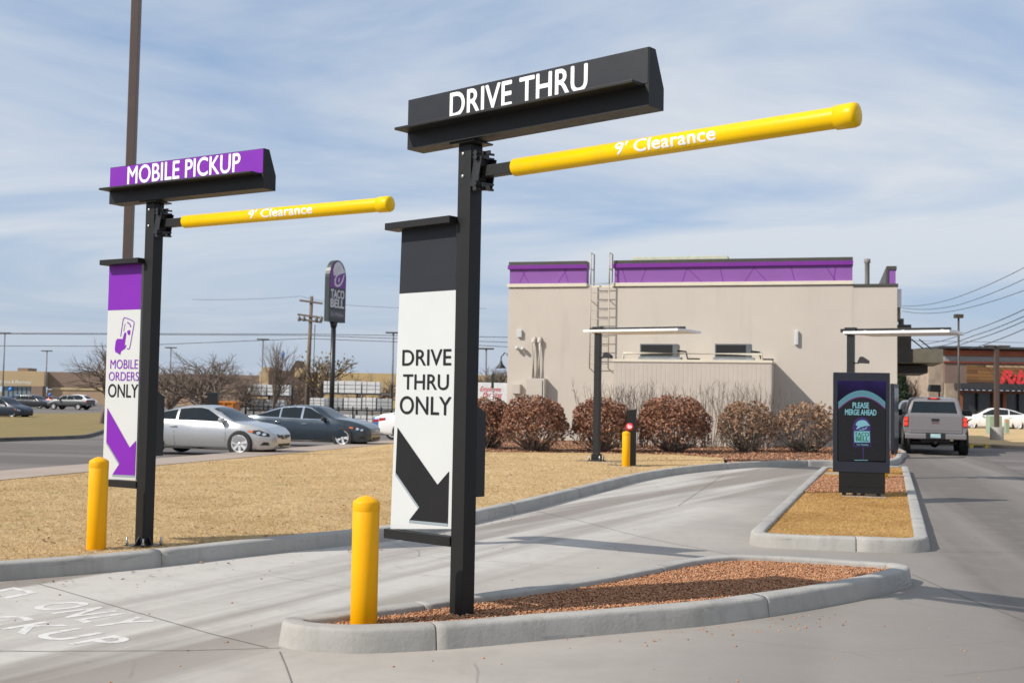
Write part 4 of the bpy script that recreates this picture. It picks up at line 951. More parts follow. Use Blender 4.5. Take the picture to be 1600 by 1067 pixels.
# ================================================================== VEHICLES
def pchip(xs, ys):
    xs, ys = np.array(xs, float), np.array(ys, float); h = np.diff(xs); d = np.diff(ys) / h; m = np.zeros(len(xs)); m[0], m[-1] = d[0], d[-1]
    for i in range(1, len(xs) - 1):
        m[i] = 0 if d[i - 1] * d[i] <= 0 else 2 * d[i - 1] * d[i] / (d[i - 1] + d[i])
    def f(x):
        x = np.clip(x, xs[0], xs[-1]); i = np.clip(np.searchsorted(xs, x) - 1, 0, len(xs) - 2); t = (x - xs[i]) / h[i]
        return (2 * t**3 - 3 * t**2 + 1) * ys[i] + (t**3 - 2 * t**2 + t) * h[i] * m[i] + (-2 * t**3 + 3 * t**2) * ys[i + 1] + (t**3 - t**2) * h[i] * m[i + 1]
    return f
class Car:
    """body lofted from side and plan curves; windows, lamps and trim follow the body surface"""
    def __init__(s, top, belt, bot, wid, roofw=.70):
        s.top, s.belt_, s.bot, s.wid = [pchip(*zip(*c)) for c in (top, belt, bot, wid)]; s.x0, s.x1 = top[0][0], top[-1][0]; s.roofw = roofw
    def sec(s, x):
        zt = float(s.top(x)); zb = float(s.bot(x)); w = float(s.wid(x)); be = min(float(s.belt_(x)), zt - .05); h = zt - be
        k = min(1, max(0, (h - .05) / .42)); k = k * k * (3 - 2 * k); wt = w * (.90 * (1 - k) + s.roofw * k); hb = be - zb
        pts = [(0, zb), (w * .84, zb), (w * .93, zb + .035), (w * .955, zb + .10 * hb / .6), (w * .985, zb + .30 * hb), (w, zb + .52 * hb), (w * .992, zb + .74 * hb), (w * .965, zb + .92 * hb), (w * .935, be)]
        pts += [(w * .935 + (wt - w * .935) * f, be + h * g) for f, g in ((.36, .34), (.72, .66), (1.0, .86))] + [(wt * .91, be + h * .945), (wt * .72, be + h * .978), (wt * .4, be + h * .995), (0, zt)]
        return pts
    def ys(s, x, z):
        p = s.sec(x)[1:12]; return float(np.interp(z, [q[1] for q in p], [q[0] for q in p]))
    def zs(s, x, y):
        p = s.sec(x)[8:][::-1]; return float(np.interp(abs(y), [q[0] for q in p], [q[1] for q in p]))
    def xs(s, y, z, front=True):
        rng = np.linspace(s.x1, s.x1 - 1.4, 140) if front else np.linspace(s.x0, s.x0 + 1.4, 140)
        for x in rng:
            p = s.sec(x)
            if p[0][1] < z < p[-1][1]:
                yy = s.ys(x, z) if z <= p[11][1] else float(np.interp(z, [q[1] for q in p[11:]], [q[0] for q in p[11:]]))
                if yy >= abs(y): return float(x)
        return float(rng[-1])
    def body(s, mat, par, wheels, wr, wy, lip=.035):
        N = 84; u = np.linspace(0, 1, N); xx = s.x0 + (s.x1 - s.x0) * (u - .035 * np.sin(4 * PI * u) / 2 * 0); xx = np.unique(np.concatenate([xx, s.x0 + np.array([.01, .03, .06, .1]), s.x1 - np.array([.01, .03, .06, .1])]))
        m = MB(); rings = []
        for x in xx:
            p = s.sec(x); full = p + [(-y, z) for y, z in p[-2:0:-1]]; rings.append([(x, y, z) for y, z in full])
        P = len(rings[0]); vs = [q for r in rings for q in r]
        fs = [(i * P + k, i * P + (k + 1) % P, (i + 1) * P + (k + 1) % P, (i + 1) * P + k) for i in range(len(rings) - 1) for k in range(P)]
        m.add(vs, fs, True); m.add(rings[0], [tuple(range(P - 1, -1, -1))]); m.add(rings[-1], [tuple(range(P))])
        o = m.build('body', [mat, PLAST], par)
        cut = MB()
        for wx in wheels:
            for sg in (-1, 1):
                cut.lathe([(0, wy - .30), (wr, wy - .30), (wr, wy + .5), (0, wy + .5)], 40, 'y', (wx, 0, 0)) if sg > 0 else cut.lathe([(0, -wy - .5), (wr, -wy - .5), (wr, -wy + .30), (0, -wy + .30)], 40, 'y', (wx, 0, 0))
        for i in range(len(cut.v)):
            cut.v[i] = (cut.v[i][0], cut.v[i][1], cut.v[i][2] + s.wz)
        co = cut.build('cutter', PLAST)
        md = o.modifiers.new('arches', 'BOOLEAN'); md.operation = 'DIFFERENCE'; md.object = co; md.solver = 'EXACT'; md.material_mode = 'TRANSFER'
        dg = bpy.context.evaluated_depsgraph_get(); dg.update(); me = bpy.data.meshes.new_from_object(o.evaluated_get(dg)); o.modifiers.clear(); old = o.data; o.data = me; bpy.data.meshes.remove(old); cm = co.data; bpy.data.objects.remove(co); bpy.data.meshes.remove(cm)
        me.name = 'body'; return o
    def patch(s, name, poly, kind, mat, par, off=.005, side=1, step=.06):
        """polygon laid on the body: side (x,z), top (x,y), front/rear (y,z)"""
        b = poly_bm(poly); xs = [p[0] for p in poly]; ys = [p[1] for p in poly]
        cut_grid(b, [(Vector((x, 0, 0)), Vector((1, 0, 0))) for x in np.arange(min(xs) + step, max(xs), step)] + [(Vector((0, y, 0)), Vector((0, 1, 0))) for y in np.arange(min(ys) + step, max(ys), step)])
        for v in b.verts:
            a, c = v.co.x, v.co.y
            if kind == 'side': v.co = Vector((a, side * (s.ys(a, c) + off), c + off * .25))
            elif kind == 'top': v.co = Vector((a, c, s.zs(a, c) + off))
            elif kind == 'front': v.co = Vector((s.xs(a, c) + off, a, c))
            else: v.co = Vector((s.xs(a, c, False) - off, a, c))
        me = bpy.data.meshes.new(name); b.to_mesh(me); b.free(); me.materials.append(mat)
        for p in me.polygons: p.use_smooth = True
        o = bpy.data.objects.new(name, me); COL.objects.link(o); o.parent = par; return o
def grow(poly, d):
    p = np.array(poly, float); c = p.mean(0); out = []
    n = len(p); area = sum(p[i][0] * p[(i + 1) % n][1] - p[(i + 1) % n][0] * p[i][1] for i in range(n)); sg = -1 if area > 0 else 1
    return [tuple(q) for q in offset(p, sg * d, True)]
_WH = {}
def wheel(par, x, y, r, w, spokes=5, side=1, rimr=None, alloy=None):
    key = (round(r, 3), round(w, 3), spokes, side); rr = rimr or r * .655; alloy = alloy or ALLOY
    if key not in _WH:
        m = MB(); m.lathe([(rr, -w / 2 + .02), (r * .93, -w / 2), (r * .985, -w / 2 + .018), (r, -w / 4), (r, w / 4), (r * .985, w / 2 - .018), (r * .93, w / 2), (rr, w / 2 - .02), (rr * .97, w / 2 - .05), (rr * .97, -w / 2 + .05)], 36, 'y'); q = [side]
        t = m.build('tyre', RUBBER)
        m = MB(); s = side; yo = s * (w / 2 - .018); m.lathe([(rr * .9, s * .02), (rr * .99, yo - s * .02), (rr * 1.0, yo), (rr * .93, yo + s * .004), (rr * .88, yo - s * .03), (rr * .85, 0), (0, 0)], 36, 'y')
        for k in range(spokes):
            for da in (-.12, .12):
                a = 2 * PI * k / spokes + da * (5 / spokes) * 1.2 + PI / 2; ca, sa = math.cos(a), math.sin(a); hw = rr * .085
                vs = []
                for rad, yy, hh in ((rr * .16, yo - s * .012, hw * 1.1), (rr * .92, yo - s * .004, hw * .9)):
                    for e in (-1, 1):
                        for dy in (0, -s * .03): vs.append((rad * ca - e * hh * sa, yy + dy, rad * sa + e * hh * ca))
                m.add(vs, [(0, 2, 6, 4), (1, 5, 7, 3), (0, 4, 5, 1), (2, 3, 7, 6)])
        m.lathe([(rr * .2, yo - s * .03), (rr * .2, yo - s * .005), (0, yo)], 16, 'y')
        ri = m.build('rim', alloy)
        m = MB(); m.lathe([(rr * .55, -s * 0.0), (rr * .84, s * .004), (0, s * .004)], 20, 'y'); dk = m.build('brake_disc', PLAST)
        _WH[key] = (t, ri, dk); first = True
        o = t
    else:
        t, ri, dk = _WH[key]; o = bpy.data.objects.new('wheel', t.data); COL.objects.link(o)
        c = bpy.data.objects.new('rim', ri.data); COL.objects.link(c); c.parent = o; c = bpy.data.objects.new('brake_disc', dk.data); COL.objects.link(c); c.parent = o
        o.parent = par; o.location = (x, y, r); o.rotation_euler = (0, random.random() * 1.2, 0); return o
    o.name = 'wheel'; ri.parent = o; dk.parent = o; o.parent = par; o.location = (x, y, r); o.rotation_euler = (0, .4, 0); return o
def paint(name, col, metal=.5, rough=.28, coat=.8):
    if name in _MC: return _MC[name]
    s = NT(name); v = s.mapping(); d = s.ramp(s.noise(v, 2.2, 6, .6), [(.3, 0.), (.75, 1.)])
    s.b.inputs['Coat Roughness'].default_value = .06
    _MC[name] = s.fin(s.mix(s.math('MULTIPLY', d, .25), col, tuple(c * .8 + .02 for c in col)), s.math('ADD', s.math('MULTIPLY', d, .1), rough), metal, coat); return _MC[name]
def mirror(par, x, y, z, mat, s=1, big=1.0):
    m = MB(); m.box(x - .05 * big, x + .06 * big, y, y + s * .20 * big, z - .065 * big, z + .065 * big, .03 * big); m.box(x - .02, x + .03, y - s * .08, y + s * .04, z - .05, z - .015, .005); return m.build('wing_mirror', mat, par)
def sedan(label, p, rz, col, name='parked_car', coupe=False, chrome=False, group='parked cars', L=4.75, scale=1.0, suv=False, detail=True, cat='car', spokes=5):
    h = L / 2; t = thing(name, label, cat, p, rz, group); t.scale = (scale,) * 3
    if suv:
        top = [(-h, .95), (-h + .04, 1.12), (-h + .25, 1.52), (-h + .6, 1.70), (-.6, 1.75), (.25, 1.70), (.62, 1.55), (1.28, 1.08), (1.7, 1.0), (2.05, .90), (h - .1, .74), (h, .58)]
        belt = [(-h, 1.05), (0, 1.02), (1.2, .98), (h, .70)]; wid = [(-h, .72), (-h + .1, .88), (-1.2, .96), (1.2, .96), (1.9, .90), (h - .12, .74), (h, .55)]
    elif coupe:
        top = [(-h, .78), (-h + .05, .97), (-h + .3, 1.02), (-1.55, 1.07), (-.95, 1.25), (-.35, 1.385), (.05, 1.40), (.42, 1.345), (1.22, .955), (1.6, .90), (2.0, .80), (h - .12, .68), (h - .02, .60), (h, .50)]
        belt = [(-h, .96), (-1.2, .955), (0, .90), (1.15, .86), (2.0, .74), (h, .56)]; wid = [(-h, .62), (-h + .12, .80), (-1.4, .905), (-.2, .88), (1.3, .90), (1.85, .84), (h - .12, .66), (h, .46)]
    else:
        top = [(-h, .78), (-h + .05, .98), (-h + .35, 1.06), (-1.75, 1.10), (-1.15, 1.32), (-.5, 1.445), (.0, 1.46), (.4, 1.41), (1.20, 1.02), (1.65, .96), (2.05, .86), (h - .14, .74), (h - .02, .64), (h, .50)]
        belt = [(-h, .98), (-1.2, .98), (0, .94), (1.15, .90), (2.0, .78), (h, .58)]; wid = [(-h, .64), (-h + .12, .82), (-1.4, .92), (-.2, .91), (1.3, .92), (1.9, .85), (h - .12, .68), (h, .48)]
    bot = [(-h, .40), (-h + .12, .25), (-h + .6, .20), (0, .185), (h - .7, .18), (h - .1, .21), (h, .28)]
    c = Car(top, belt, bot, wid, .66 if not suv else .76); fx, rx = h - .92, -h + 1.05; wr = .365 if not suv else .375; c.wz = wr
    c.body(col, t, (fx, rx), wr + .05, .90)
    for x in (fx, rx):
        for sg in (1, -1): wheel(t, x, sg * .80, wr, .225, spokes, sg)
    if suv: win = [[(-h + .45, 1.12), (-h + .55, 1.55), (-1.35, 1.58), (-1.30, 1.12)], [(-1.22, 1.12), (-1.27, 1.58), (-.22, 1.59), (-.16, 1.10)], [(-.08, 1.10), (-.14, 1.59), (.40, 1.52), (.98, 1.10)]]
    elif coupe: win = [[(-1.52, 1.03), (-.98, 1.20), (-.62, 1.27), (-.60, .99)], [(-.52, .985), (-.54, 1.285), (-.2, 1.32), (.08, 1.325), (.30, 1.285), (.92, .955)]]
    else: win = [[(-1.72, 1.045), (-1.32, 1.19), (-.88, 1.33), (-.86, 1.015)], [(-.80, 1.01), (-.82, 1.34), (-.42, 1.375), (-.06, 1.38), (-.05, .985)], [(.02, .985), (.02, 1.38), (.24, 1.345), (.98, .975)]]
    for sg in (1, -1):
        for w in win:
            c.patch('side_window', w, 'side', GLASS, t, .006, sg)
        if detail:
            al = win[0][:-1] + (win[1][1:-1] if len(win) == 2 else win[1][1:-1] + win[2][1:-1]) + [win[-1][-1]] + ([win[0][-1]] if False else [])
            if chrome: c.patch('window_trim', grow(al, .035), 'side', CHROME, t, .003, sg)
            for x in ([-.62] if coupe else [-.90, .12]):
                z = float(c.belt_(x)) - .13; y = c.ys(x, z); m = MB(); m.tube([(x - .11, sg * (y + .0), z), (x - .09, sg * (y + .03), z + .005), (x + .09, sg * (y + .03), z + .005), (x + .11, sg * y, z)], .013, 8); m.build('door_handle', CHROME if chrome else col, t)
            for x in ([-.58, .98] if coupe else [-.84, .0, 1.0]):
                z1 = float(c.belt_(x)) - .03; c.patch('door_seam', [(x, .30), (x + .010, .30), (x + .010 - .03, z1), (x - .03, z1)], 'side', PLAST, t, .0015, sg, .12)
            c.patch('sill', [(rx + .42, .20), (fx - .42, .20), (fx - .42, .245), (rx + .42, .245)], 'side', PLAST if not chrome else CHROME, t, .004, sg, .15)
            # lamps
            x2 = h - .10
            hl = c.patch('headlight', [(x2 - .62, .71), (x2 - .24, .585), (x2 - .03, .56), (x2 - .05, .645), (x2 - .30, .75)], 'side', PLAST, t, .004, sg, .04)
            for xo, zo, rr_ in ((.30, .665, .045), (.16, .63, .038)): c.patch('lamp_lens', [(x2 - xo + rr_ * 1.3 * math.cos(q), zo + rr_ * math.sin(q)) for q in np.linspace(0, 2 * PI, 13)[:-1]], 'side', CHROME, hl, .008, sg, .04)
            c.patch('indicator', [(x2 - .60, .705), (x2 - .46, .67), (x2 - .44, .715), (x2 - .56, .735)], 'side', AMBER, t, .007, sg, .04)
            c.patch('tail_light', [(-h + .06, .74), (-h + .40, .80), (-h + .38, .90), (-h + .08, .88)], 'side', REDD, t, .004, sg, .05)
        mz = .99 if not suv else 1.14; mirror(t, .84, sg * (c.ys(.84, mz - .03) + .01), mz, col if not chrome else PLAST, sg)
    ws0, ws1 = (.46, 1.14) if not suv else (.62, 1.22)
    c.patch('windscreen', [(ws0, -.56), (ws1, -.70), (ws1 + .03, 0), (ws1, .70), (ws0, .56), (ws0 - .05, 0)], 'top', GLASS, t, .006, 1, .08)
    if suv: c.patch('rear_window', [(-.62, 1.15), (.62, 1.15), (.55, 1.55), (-.55, 1.55)], 'rear', GLASS, t, .006)
    else: c.patch('rear_window', [(-1.72 if not coupe else -1.50, -.55), (-1.72 if not coupe else -1.50, .55), (-1.08 if not coupe else -.86, .48), (-1.08 if not coupe else -.86, -.48)], 'top', GLASS, t, .006, 1, .08)
    if detail:
        c.patch('grille', [(-.30, .50), (.30, .50), (.40, .63), (-.40, .63)] if chrome else [(-.40, .55), (-.14, .49), (.14, .49), (.40, .55), (.42, .635), (-.42, .635)], 'front', PLAST, t, .006, 1, .05)
        if chrome:
            for z in (.53, .57, .61): c.patch('grille_bar', [(-.36, z), (.36, z), (.36, z + .012), (-.36, z + .012)], 'front', CHROME, t, .012, 1, .06)
        c.patch('air_intake', [(-.36, .25), (.36, .25), (.40, .37), (-.40, .37)], 'front', PLAST, t, .006, 1, .05)
        for sg in (1, -1):
            c.patch('fog_lamp_recess', [(h - .36, .33), (h - .13, .33), (h - .15, .41), (h - .26, .42)], 'side', PLAST, t, .004, sg, .04)
        m = MB(); ex = c.xs(0, .575) + .012; m.tube([(ex, .045 * math.cos(a), .575 + .032 * math.sin(a)) for a in np.linspace(0, 2 * PI, 17)], .007, 6, False); m.build('emblem', CHROME, t)
        m = MB(); px_ = c.xs(.15, .45, True); m.box(c.xs(0, .44, False) - .02, c.xs(0, .44, False) + .02, -.15, .15, .50, .65) if False else m.box(c.x0 - .015, c.x0 + .02, -.15, .15, .56, .71); m.build('number_plate', WHITE, t)
    return t
SILVER = paint('silver_paint', (.50, .505, .51), .6, .24); SLATE = paint('slate_blue_paint', (.028, .045, .062), .45, .22); WHITEC = paint('white_car_paint', (.78, .78, .78), .0, .3)
NAVY = paint('dark_blue_grey_paint', (.012, .022, .042), .1, .32, .25); PGREY = paint('grey_truck_paint', (.10, .105, .11), .3, .35, .3); BLACKC = paint('black_car_paint', (.012, .013, .015), .2, .25); REDC = paint('maroon_paint', (.16, .02, .02), .3, .3); BLUEC = paint('bright_blue_paint', (.03, .13, .36), .3, .3)
TRUCKP = paint('silver_grey_truck_paint', (.235, .22, .225), .4, .34, .5)
CA = math.radians(-13)
def by_wheel(px, py, h, coupe_fx, half=.80):
    """centre of a car whose near front wheel stands at that point of the photograph"""
    g = GT(px, py); u = Vector((math.cos(CA), math.sin(CA), 0)); n = Vector((-u.y, u.x, 0)); return g - u * coupe_fx + n * (half + .1)
def ground(p): return (p.x, p.y, float(terr(p.x, p.y)))
p = by_wheel(373, 713, 0, 4.63 / 2 - .92); sedan('silver two-door coupe parked nose towards the pavement behind the purple sign', ground(p), CA, SILVER, coupe=True, L=4.63, spokes=7)
p = by_wheel(532, 699, 0, 4.9 / 2 - .92); sedan('dark slate blue sedan with chrome window trim parked beside the silver coupe', ground(p), CA, SLATE, chrome=True, L=4.9, spokes=5, scale=1.04)
p = D(600, 660, 48); u = Vector((math.cos(CA), math.sin(CA), 0)); q = p + u * 2.35; sedan('white sedan whose tail just shows left of the drive thru sign panel', ground(q), CA, WHITEC)
p = D(592, 652, 52); q = p + u * 2.3; sedan('blue hatchback mostly hidden behind the white sedan', ground(q), CA, BLUEC)
p = GT(13, 653); sedan('dark blue-grey minivan at the left edge on the far grass side', ground(p - Vector((.9, -.9, 0))), CA, NAVY, suv=True, L=4.9, name='minivan', cat='minivan')
p = GT(1540, 672); sedan('white sedan parked in front of the rib restaurant', (p.x + .9, p.y + 1, 0), math.radians(168), WHITEC, L=4.8)

def pickup(label, p, rz, col, lit=False, group=None, bright=None):
    t = thing('pickup_truck', label, 'pickup truck', p, rz, group); t.scale = (.945,) * 3
    # bed and lower body: x forward, origin under the middle
    def box(name, x0, x1, y0, y1, z0, z1, mat, bev=.02, par=None): m = MB(); m.box(x0, x1, y0, y1, z0, z1, bev); return m.build(name, mat, par or t)
    top = [(-2.86, 1.28), (-2.80, 1.31), (-1.2, 1.31), (-1.12, 1.32), (-1.04, 1.72), (-.9, 1.86), (.2, 1.91), (.75, 1.84), (1.50, 1.34), (2.0, 1.30), (2.6, 1.20), (2.82, 1.0), (2.86, .8)]
    belt = [(-2.86, 1.22), (-1.2, 1.24), (1.4, 1.23), (2.86, .8)]
    bot = [(-2.86, .66), (-2.5, .58), (0, .52), (2.3, .50), (2.86, .52)]
    wid = [(-2.86, .955), (-2.78, .985), (-1.2, .995), (1.6, .99), (2.5, .95), (2.8, .86), (2.86, .76)]
    c = Car(top, belt, bot, wid, .80); wr = .42; c.wz = wr; c.body(col, t, (1.78, -1.70), wr + .07, 1.0)
    for x in (1.78, -1.70):
        for sg in (1, -1): wheel(t, x, sg * .90, wr, .29, 6, sg, .25)
    for sg in (1, -1):
        c.patch('side_window', [(-.98, 1.30), (-.90, 1.74), (-.10, 1.78), (-.06, 1.29)], 'side', GLASS, t, .006, sg); c.patch('side_window', [(.02, 1.29), (0, 1.78), (.62, 1.76), (1.26, 1.29)], 'side', GLASS, t, .006, sg)
        for x in (-1.7, 1.78):     # flares
            m = MB(); a = np.linspace(-.35, PI + .35, 18); m.tube([(x + .50 * math.cos(q), sg * .985, wr + .49 * math.sin(q)) for q in a], .045, 8); m.build('arch_flare', PLAST, t)
        mirror(t, 1.02, sg * 1.0, 1.36, PLAST, sg, 1.7)
        c.patch('headlight', [(2.5, .95), (2.74, .92), (2.72, 1.08), (2.5, 1.12)], 'side', LAMPC, t, .006, sg)
        tl = box('tail_light', -2.885, -2.72, sg * .83, sg * .965, .92, 1.24, RED if not lit else pm('dark_red_lens', (.22, .01, .012), .2), .015)
        for z in (.955, 1.10): box('lit_lamp' if lit else 'lamp', -2.892, -2.88, sg * .85, sg * .95, z, z + .115, REDL if lit else REDD, .004, tl)
    # tailgate, bumper, rear glass
    tg = box('tailgate', -2.885, -2.83, -.81, .81, .72, 1.29, col, .02)
    box('tailgate_lip', -2.875, -2.80, -.83, .83, 1.285, 1.315, col, .008, tg); box('handle', -2.897, -2.88, -.12, .12, 1.10, 1.19, PLAST, .006, tg)
    box('crease', -2.8895, -2.884, -.76, .76, .80, .806, PLAST, 0, tg)
    if lit:
        lettering('GMC', lambda u, v: (-2.889, .115 - .23 * u, 1.02 + .055 * v), pm('dull_red_badge', (.12, .03, .03), .4), tg, .03)
    bm_ = box('bumper', -3.02, -2.80, -.93, .93, .53, .70, col, .03); box('bumper_step', -3.025, -2.83, -.30, .30, .54, .715, PLAST, .01, bm_)
    box('number_plate', -3.036, -3.026, -.155, .155, .57, .70, pm('pale_teal_plate', (.35, .50, .52), .4, 0, .3, 18), .003)
    box('tow_hitch', -3.10, -2.7, -.04, .04, .38, .46, BLACK2, .004)
    m = MB(); m.box(-2.7, 2.4, -.45, .45, .40, .56, .02); m.box(-1.78, -1.62, -.75, .75, .34, .44, .03); m.lathe([(.02, -.16), (.14, -.08), (.14, .08), (.02, .16)], 14, 'x', (-1.7, 0, .36)); m.build('chassis', BLACK2, t)
    c.patch('rear_window', [(-.70, 1.37), (.70, 1.37), (.64, 1.74), (-.64, 1.74)], 'rear', GLASS, t, .01) if False else None
    m = MB(); q = [(-.745, 1.36), (.745, 1.36), (.645, 1.745), (-.645, 1.745)]
    fx = lambda y, z: (-1.125 + (z - 1.32) * .2 - .012, y, z)
    m.prism(q, fx, lambda y, z: (fx(y, z)[0] + .012, y, z)); rw = m.build('rear_window', GLASS, t)
    box('high_brake_light', -1.0, -.93, -.20, .20, 1.835, 1.875, pm('dark_red_lens', (.22, .01, .012), .2), .008)
    if lit: box('lit_brake_lamp', -1.006, -.99, -.09, .09, 1.84, 1.87, REDL, .003)
    c.patch('windscreen', [(.80, -.62), (1.40, -.76), (1.40, .76), (.80, .62)], 'top', GLASS, t, .006, 1, .1)
    c.patch('grille', [(-.5, .74), (.5, .74), (.5, .95), (-.5, .95)], 'front', CHROME if lit else PLAST, t, .006)
    return t
tp = G(1463, 709); tu = Vector((math.cos(math.radians(74)), math.sin(math.radians(74)), 0))
pickup('silver grey pickup truck with lit brake lights in the drive-through lane', (tp + tu * 1.45).to_tuple(), math.radians(71.5), TRUCKP, True)
# a vehicle ahead of the pickup, showing only beside it
p = D(1409, 660, 47); sedan('pale blue-grey minivan waiting ahead of the pickup in the lane', (p.x + .7, p.y, 0), math.radians(75), paint('pale_blue_grey_paint', (.30, .33, .40), .3, .3), suv=True, L=4.9, name='minivan', cat='minivan')
# far cars in front of the superstore
far = [(52, 638, BLACKC, 'suv', 'black sport utility vehicle in the far superstore car park'), (110, 640, PGREY, 'truck', 'grey crew cab pickup in the far superstore car park'), (80, 634, REDC, 'sedan', 'maroon sedan parked behind the far grey pickup'), (128, 634, WHITEC, 'suv', 'white sport utility vehicle right of the far grey pickup'), (30, 633, BLUEC, 'sedan', 'blue car by the far superstore entrance, behind the black one')]
for px, py, mt, kind, lab in far:
    g = GT(px, py)
    if kind == 'truck': pickup(lab, ground(g), math.radians(168), mt)
    else: sedan(lab, ground(g), CA, mt, suv=kind == 'suv', detail=False, group='cars in the superstore car park')

# ================================================================== PLANTS
def taper(m, a, b, r0, r1, n=4): m.tube([a, b], [r0, r1], n, False)
def shrub(label, px0, px1, ptop, pbase, depth_px, nleaf, mat, seed, sparse=0., twigs=120):
    rs = np.random.default_rng(seed); g = G((px0 + px1) / 2, pbase, .1); w = (px1 - px0) / FPX * g.y / 2; h = (pbase - ptop) / FPX * g.y
    t = thing('round_shrub', label, 'shrub', tuple(g), rs.random() * 6, 'clipped round shrubs'); m = MB()
    ends = []
    for k in range(twigs):
        a = rs.random() * 2 * PI; el = math.acos(1 - rs.random() * 1.0); r = (.75 + .25 * rs.random())
        d = Vector((math.sin(el) * math.cos(a), math.sin(el) * math.sin(a), math.cos(el)))
        e = Vector((d.x * w * r, d.y * w * r, .22 * h + d.z * h * .78 * r)); b = Vector(((rs.random() - .5) * .25, (rs.random() - .5) * .25, -.02))
        mid = b.lerp(e, .5) + Vector((d.x * .1 * w, d.y * .1 * w, -.04 + .1 * (rs.random() - .5))); m.tube([b, mid, e], [.016, .010, .004], 4, False)
        for j in range(4):
            f = .55 + .4 * rs.random(); s0 = mid.lerp(e, f); e2 = s0 + (d + Vector(rs.normal(0, .6, 3))).normalized() * .22 * w; m.tube([s0, e2], [.005, .002], 3, False); ends.append(e2)
        ends.append(e)
    m.build('branches', BARK2, t)
    V = []; n = nleaf
    a = rs.random(n) * 2 * PI; cz = rs.random(n) ** .8 * 1.5 - .5; cz = np.clip(cz, -.62, 1); sr = np.maximum(0, 1 - np.abs(cz)**2.7) ** (1 / 2.4); rad = 1 - .42 * rs.random(n) ** 2.2
    bl = .05 * np.sin(a * 3 + seed) + .045 * np.sin(a * 5 + cz * 4 + seed) + .04 * np.sin(cz * 9 + a * 2) + .04 * np.sin(a * 11 + cz * 13)
    rad = rad * (1 + bl); keep = rs.random(n) < np.where(cz < -.05, np.where(cz < -.35, .16, .42), .9)
    P = np.stack([np.cos(a) * sr * w * rad, np.sin(a) * sr * w * rad, .42 * h + cz * h * .58 * rad], 1)[keep]; n = len(P)
    # leaf clumps: push towards nearby twig ends so gaps open between them
    E_ = np.array([tuple(e) for e in ends]); idx = np.array([np.argmin(((E_ - p) ** 2).sum(1)) for p in P]); P = P + (E_[idx] - P) * (.35 + .35 * rs.random((n, 1))) * sparse
    u = rs.normal(size=(n, 3)); u /= np.linalg.norm(u, axis=1)[:, None]; v = rs.normal(size=(n, 3)); v -= (v * u).sum(1)[:, None] * u; v /= np.linalg.norm(v, axis=1)[:, None]
    L = (.032 + .03 * rs.random(n))[:, None]; V = np.stack([P - u * L, P + v * L * .5, P + u * L, P - v * L * .5], 1).reshape(-1, 3)
    o = raw('foliage', V, np.arange(4 * n).reshape(-1, 4), mat, 4); o.parent = t; return t
shrub('red-brown round shrub partly hidden behind the drive thru post', 722, 800, 622, 701, 0, 5200, LEAF, 3, .4)
shrub('dense red-brown round shrub nearest the corner of the beige wall', 782, 886, 620, 705, 0, 6500, LEAF, 4, .4)
shrub('red-brown round shrub directly behind the slim canopy post', 892, 984, 623, 706, 0, 5600, LEAF, 5, .4)
shrub('largest dark red-brown round shrub right of the speaker post', 994, 1106, 620, 707, 0, 7600, LEAF, 6, .3)
shrub('thinner brown round shrub before the end of the ribbed enclosure', 1119, 1210, 627, 706, 0, 3600, LEAF2, 7, .7)
shrub('sparse tan round shrub next to the order screen', 1208, 1312, 627, 707, 0, 2800, LEAF2, 8, .9)
def bare_shrub(label, px, ptop, seed, n=26):
    rs = np.random.default_rng(seed); g = G(px, 702, .1); g = g + Vector((.1, .75, 0)); h = (702 - ptop) / FPX * g.y
    t = thing('bare_shrub', label, 'shrub', tuple(g), 0, 'leafless upright shrubs'); m = MB(); q = MB()
    for k in range(n):
        b = Vector((rs.normal(0, .22), rs.normal(0, .08), 0)); e = Vector((b.x * 1.9 + rs.normal(0, .16), b.y * 1.6, h * (.78 + .25 * rs.random()))); mid = b.lerp(e, .5) + Vector((rs.normal(0, .05), 0, 0)); m.tube([b, mid, e], [.012, .008, .003], 4, False)
        for j in range(7):
            s0 = mid.lerp(e, rs.random()); q.tube([s0, s0 + Vector((rs.normal(0, .09), rs.normal(0, .06), .10 + .18 * rs.random()))], [.005, .002], 3, False)
    m.build('stems', BARK2, t); q.build('twigs', BARK2, t)
for px, tp_, lab in ((938, 603, 'bare upright shrub rising just right of the slim canopy post'), (972, 605, 'leafless upright shrub rising above the gap left of the speaker post'), (1000, 601, 'leafless upright shrub behind the left side of the largest shrub'), (1045, 607, 'leafless upright shrub behind the right side of the largest shrub'), (1106, 601, 'tall leafless shrub filling the gap right of the largest shrub'), (1150, 603, 'leafless upright shrub behind the thinner brown shrub'), (1190, 607, 'last leafless upright shrub at the corner of the ribbed enclosure')):
    bare_shrub(lab, px, tp_, int(px))

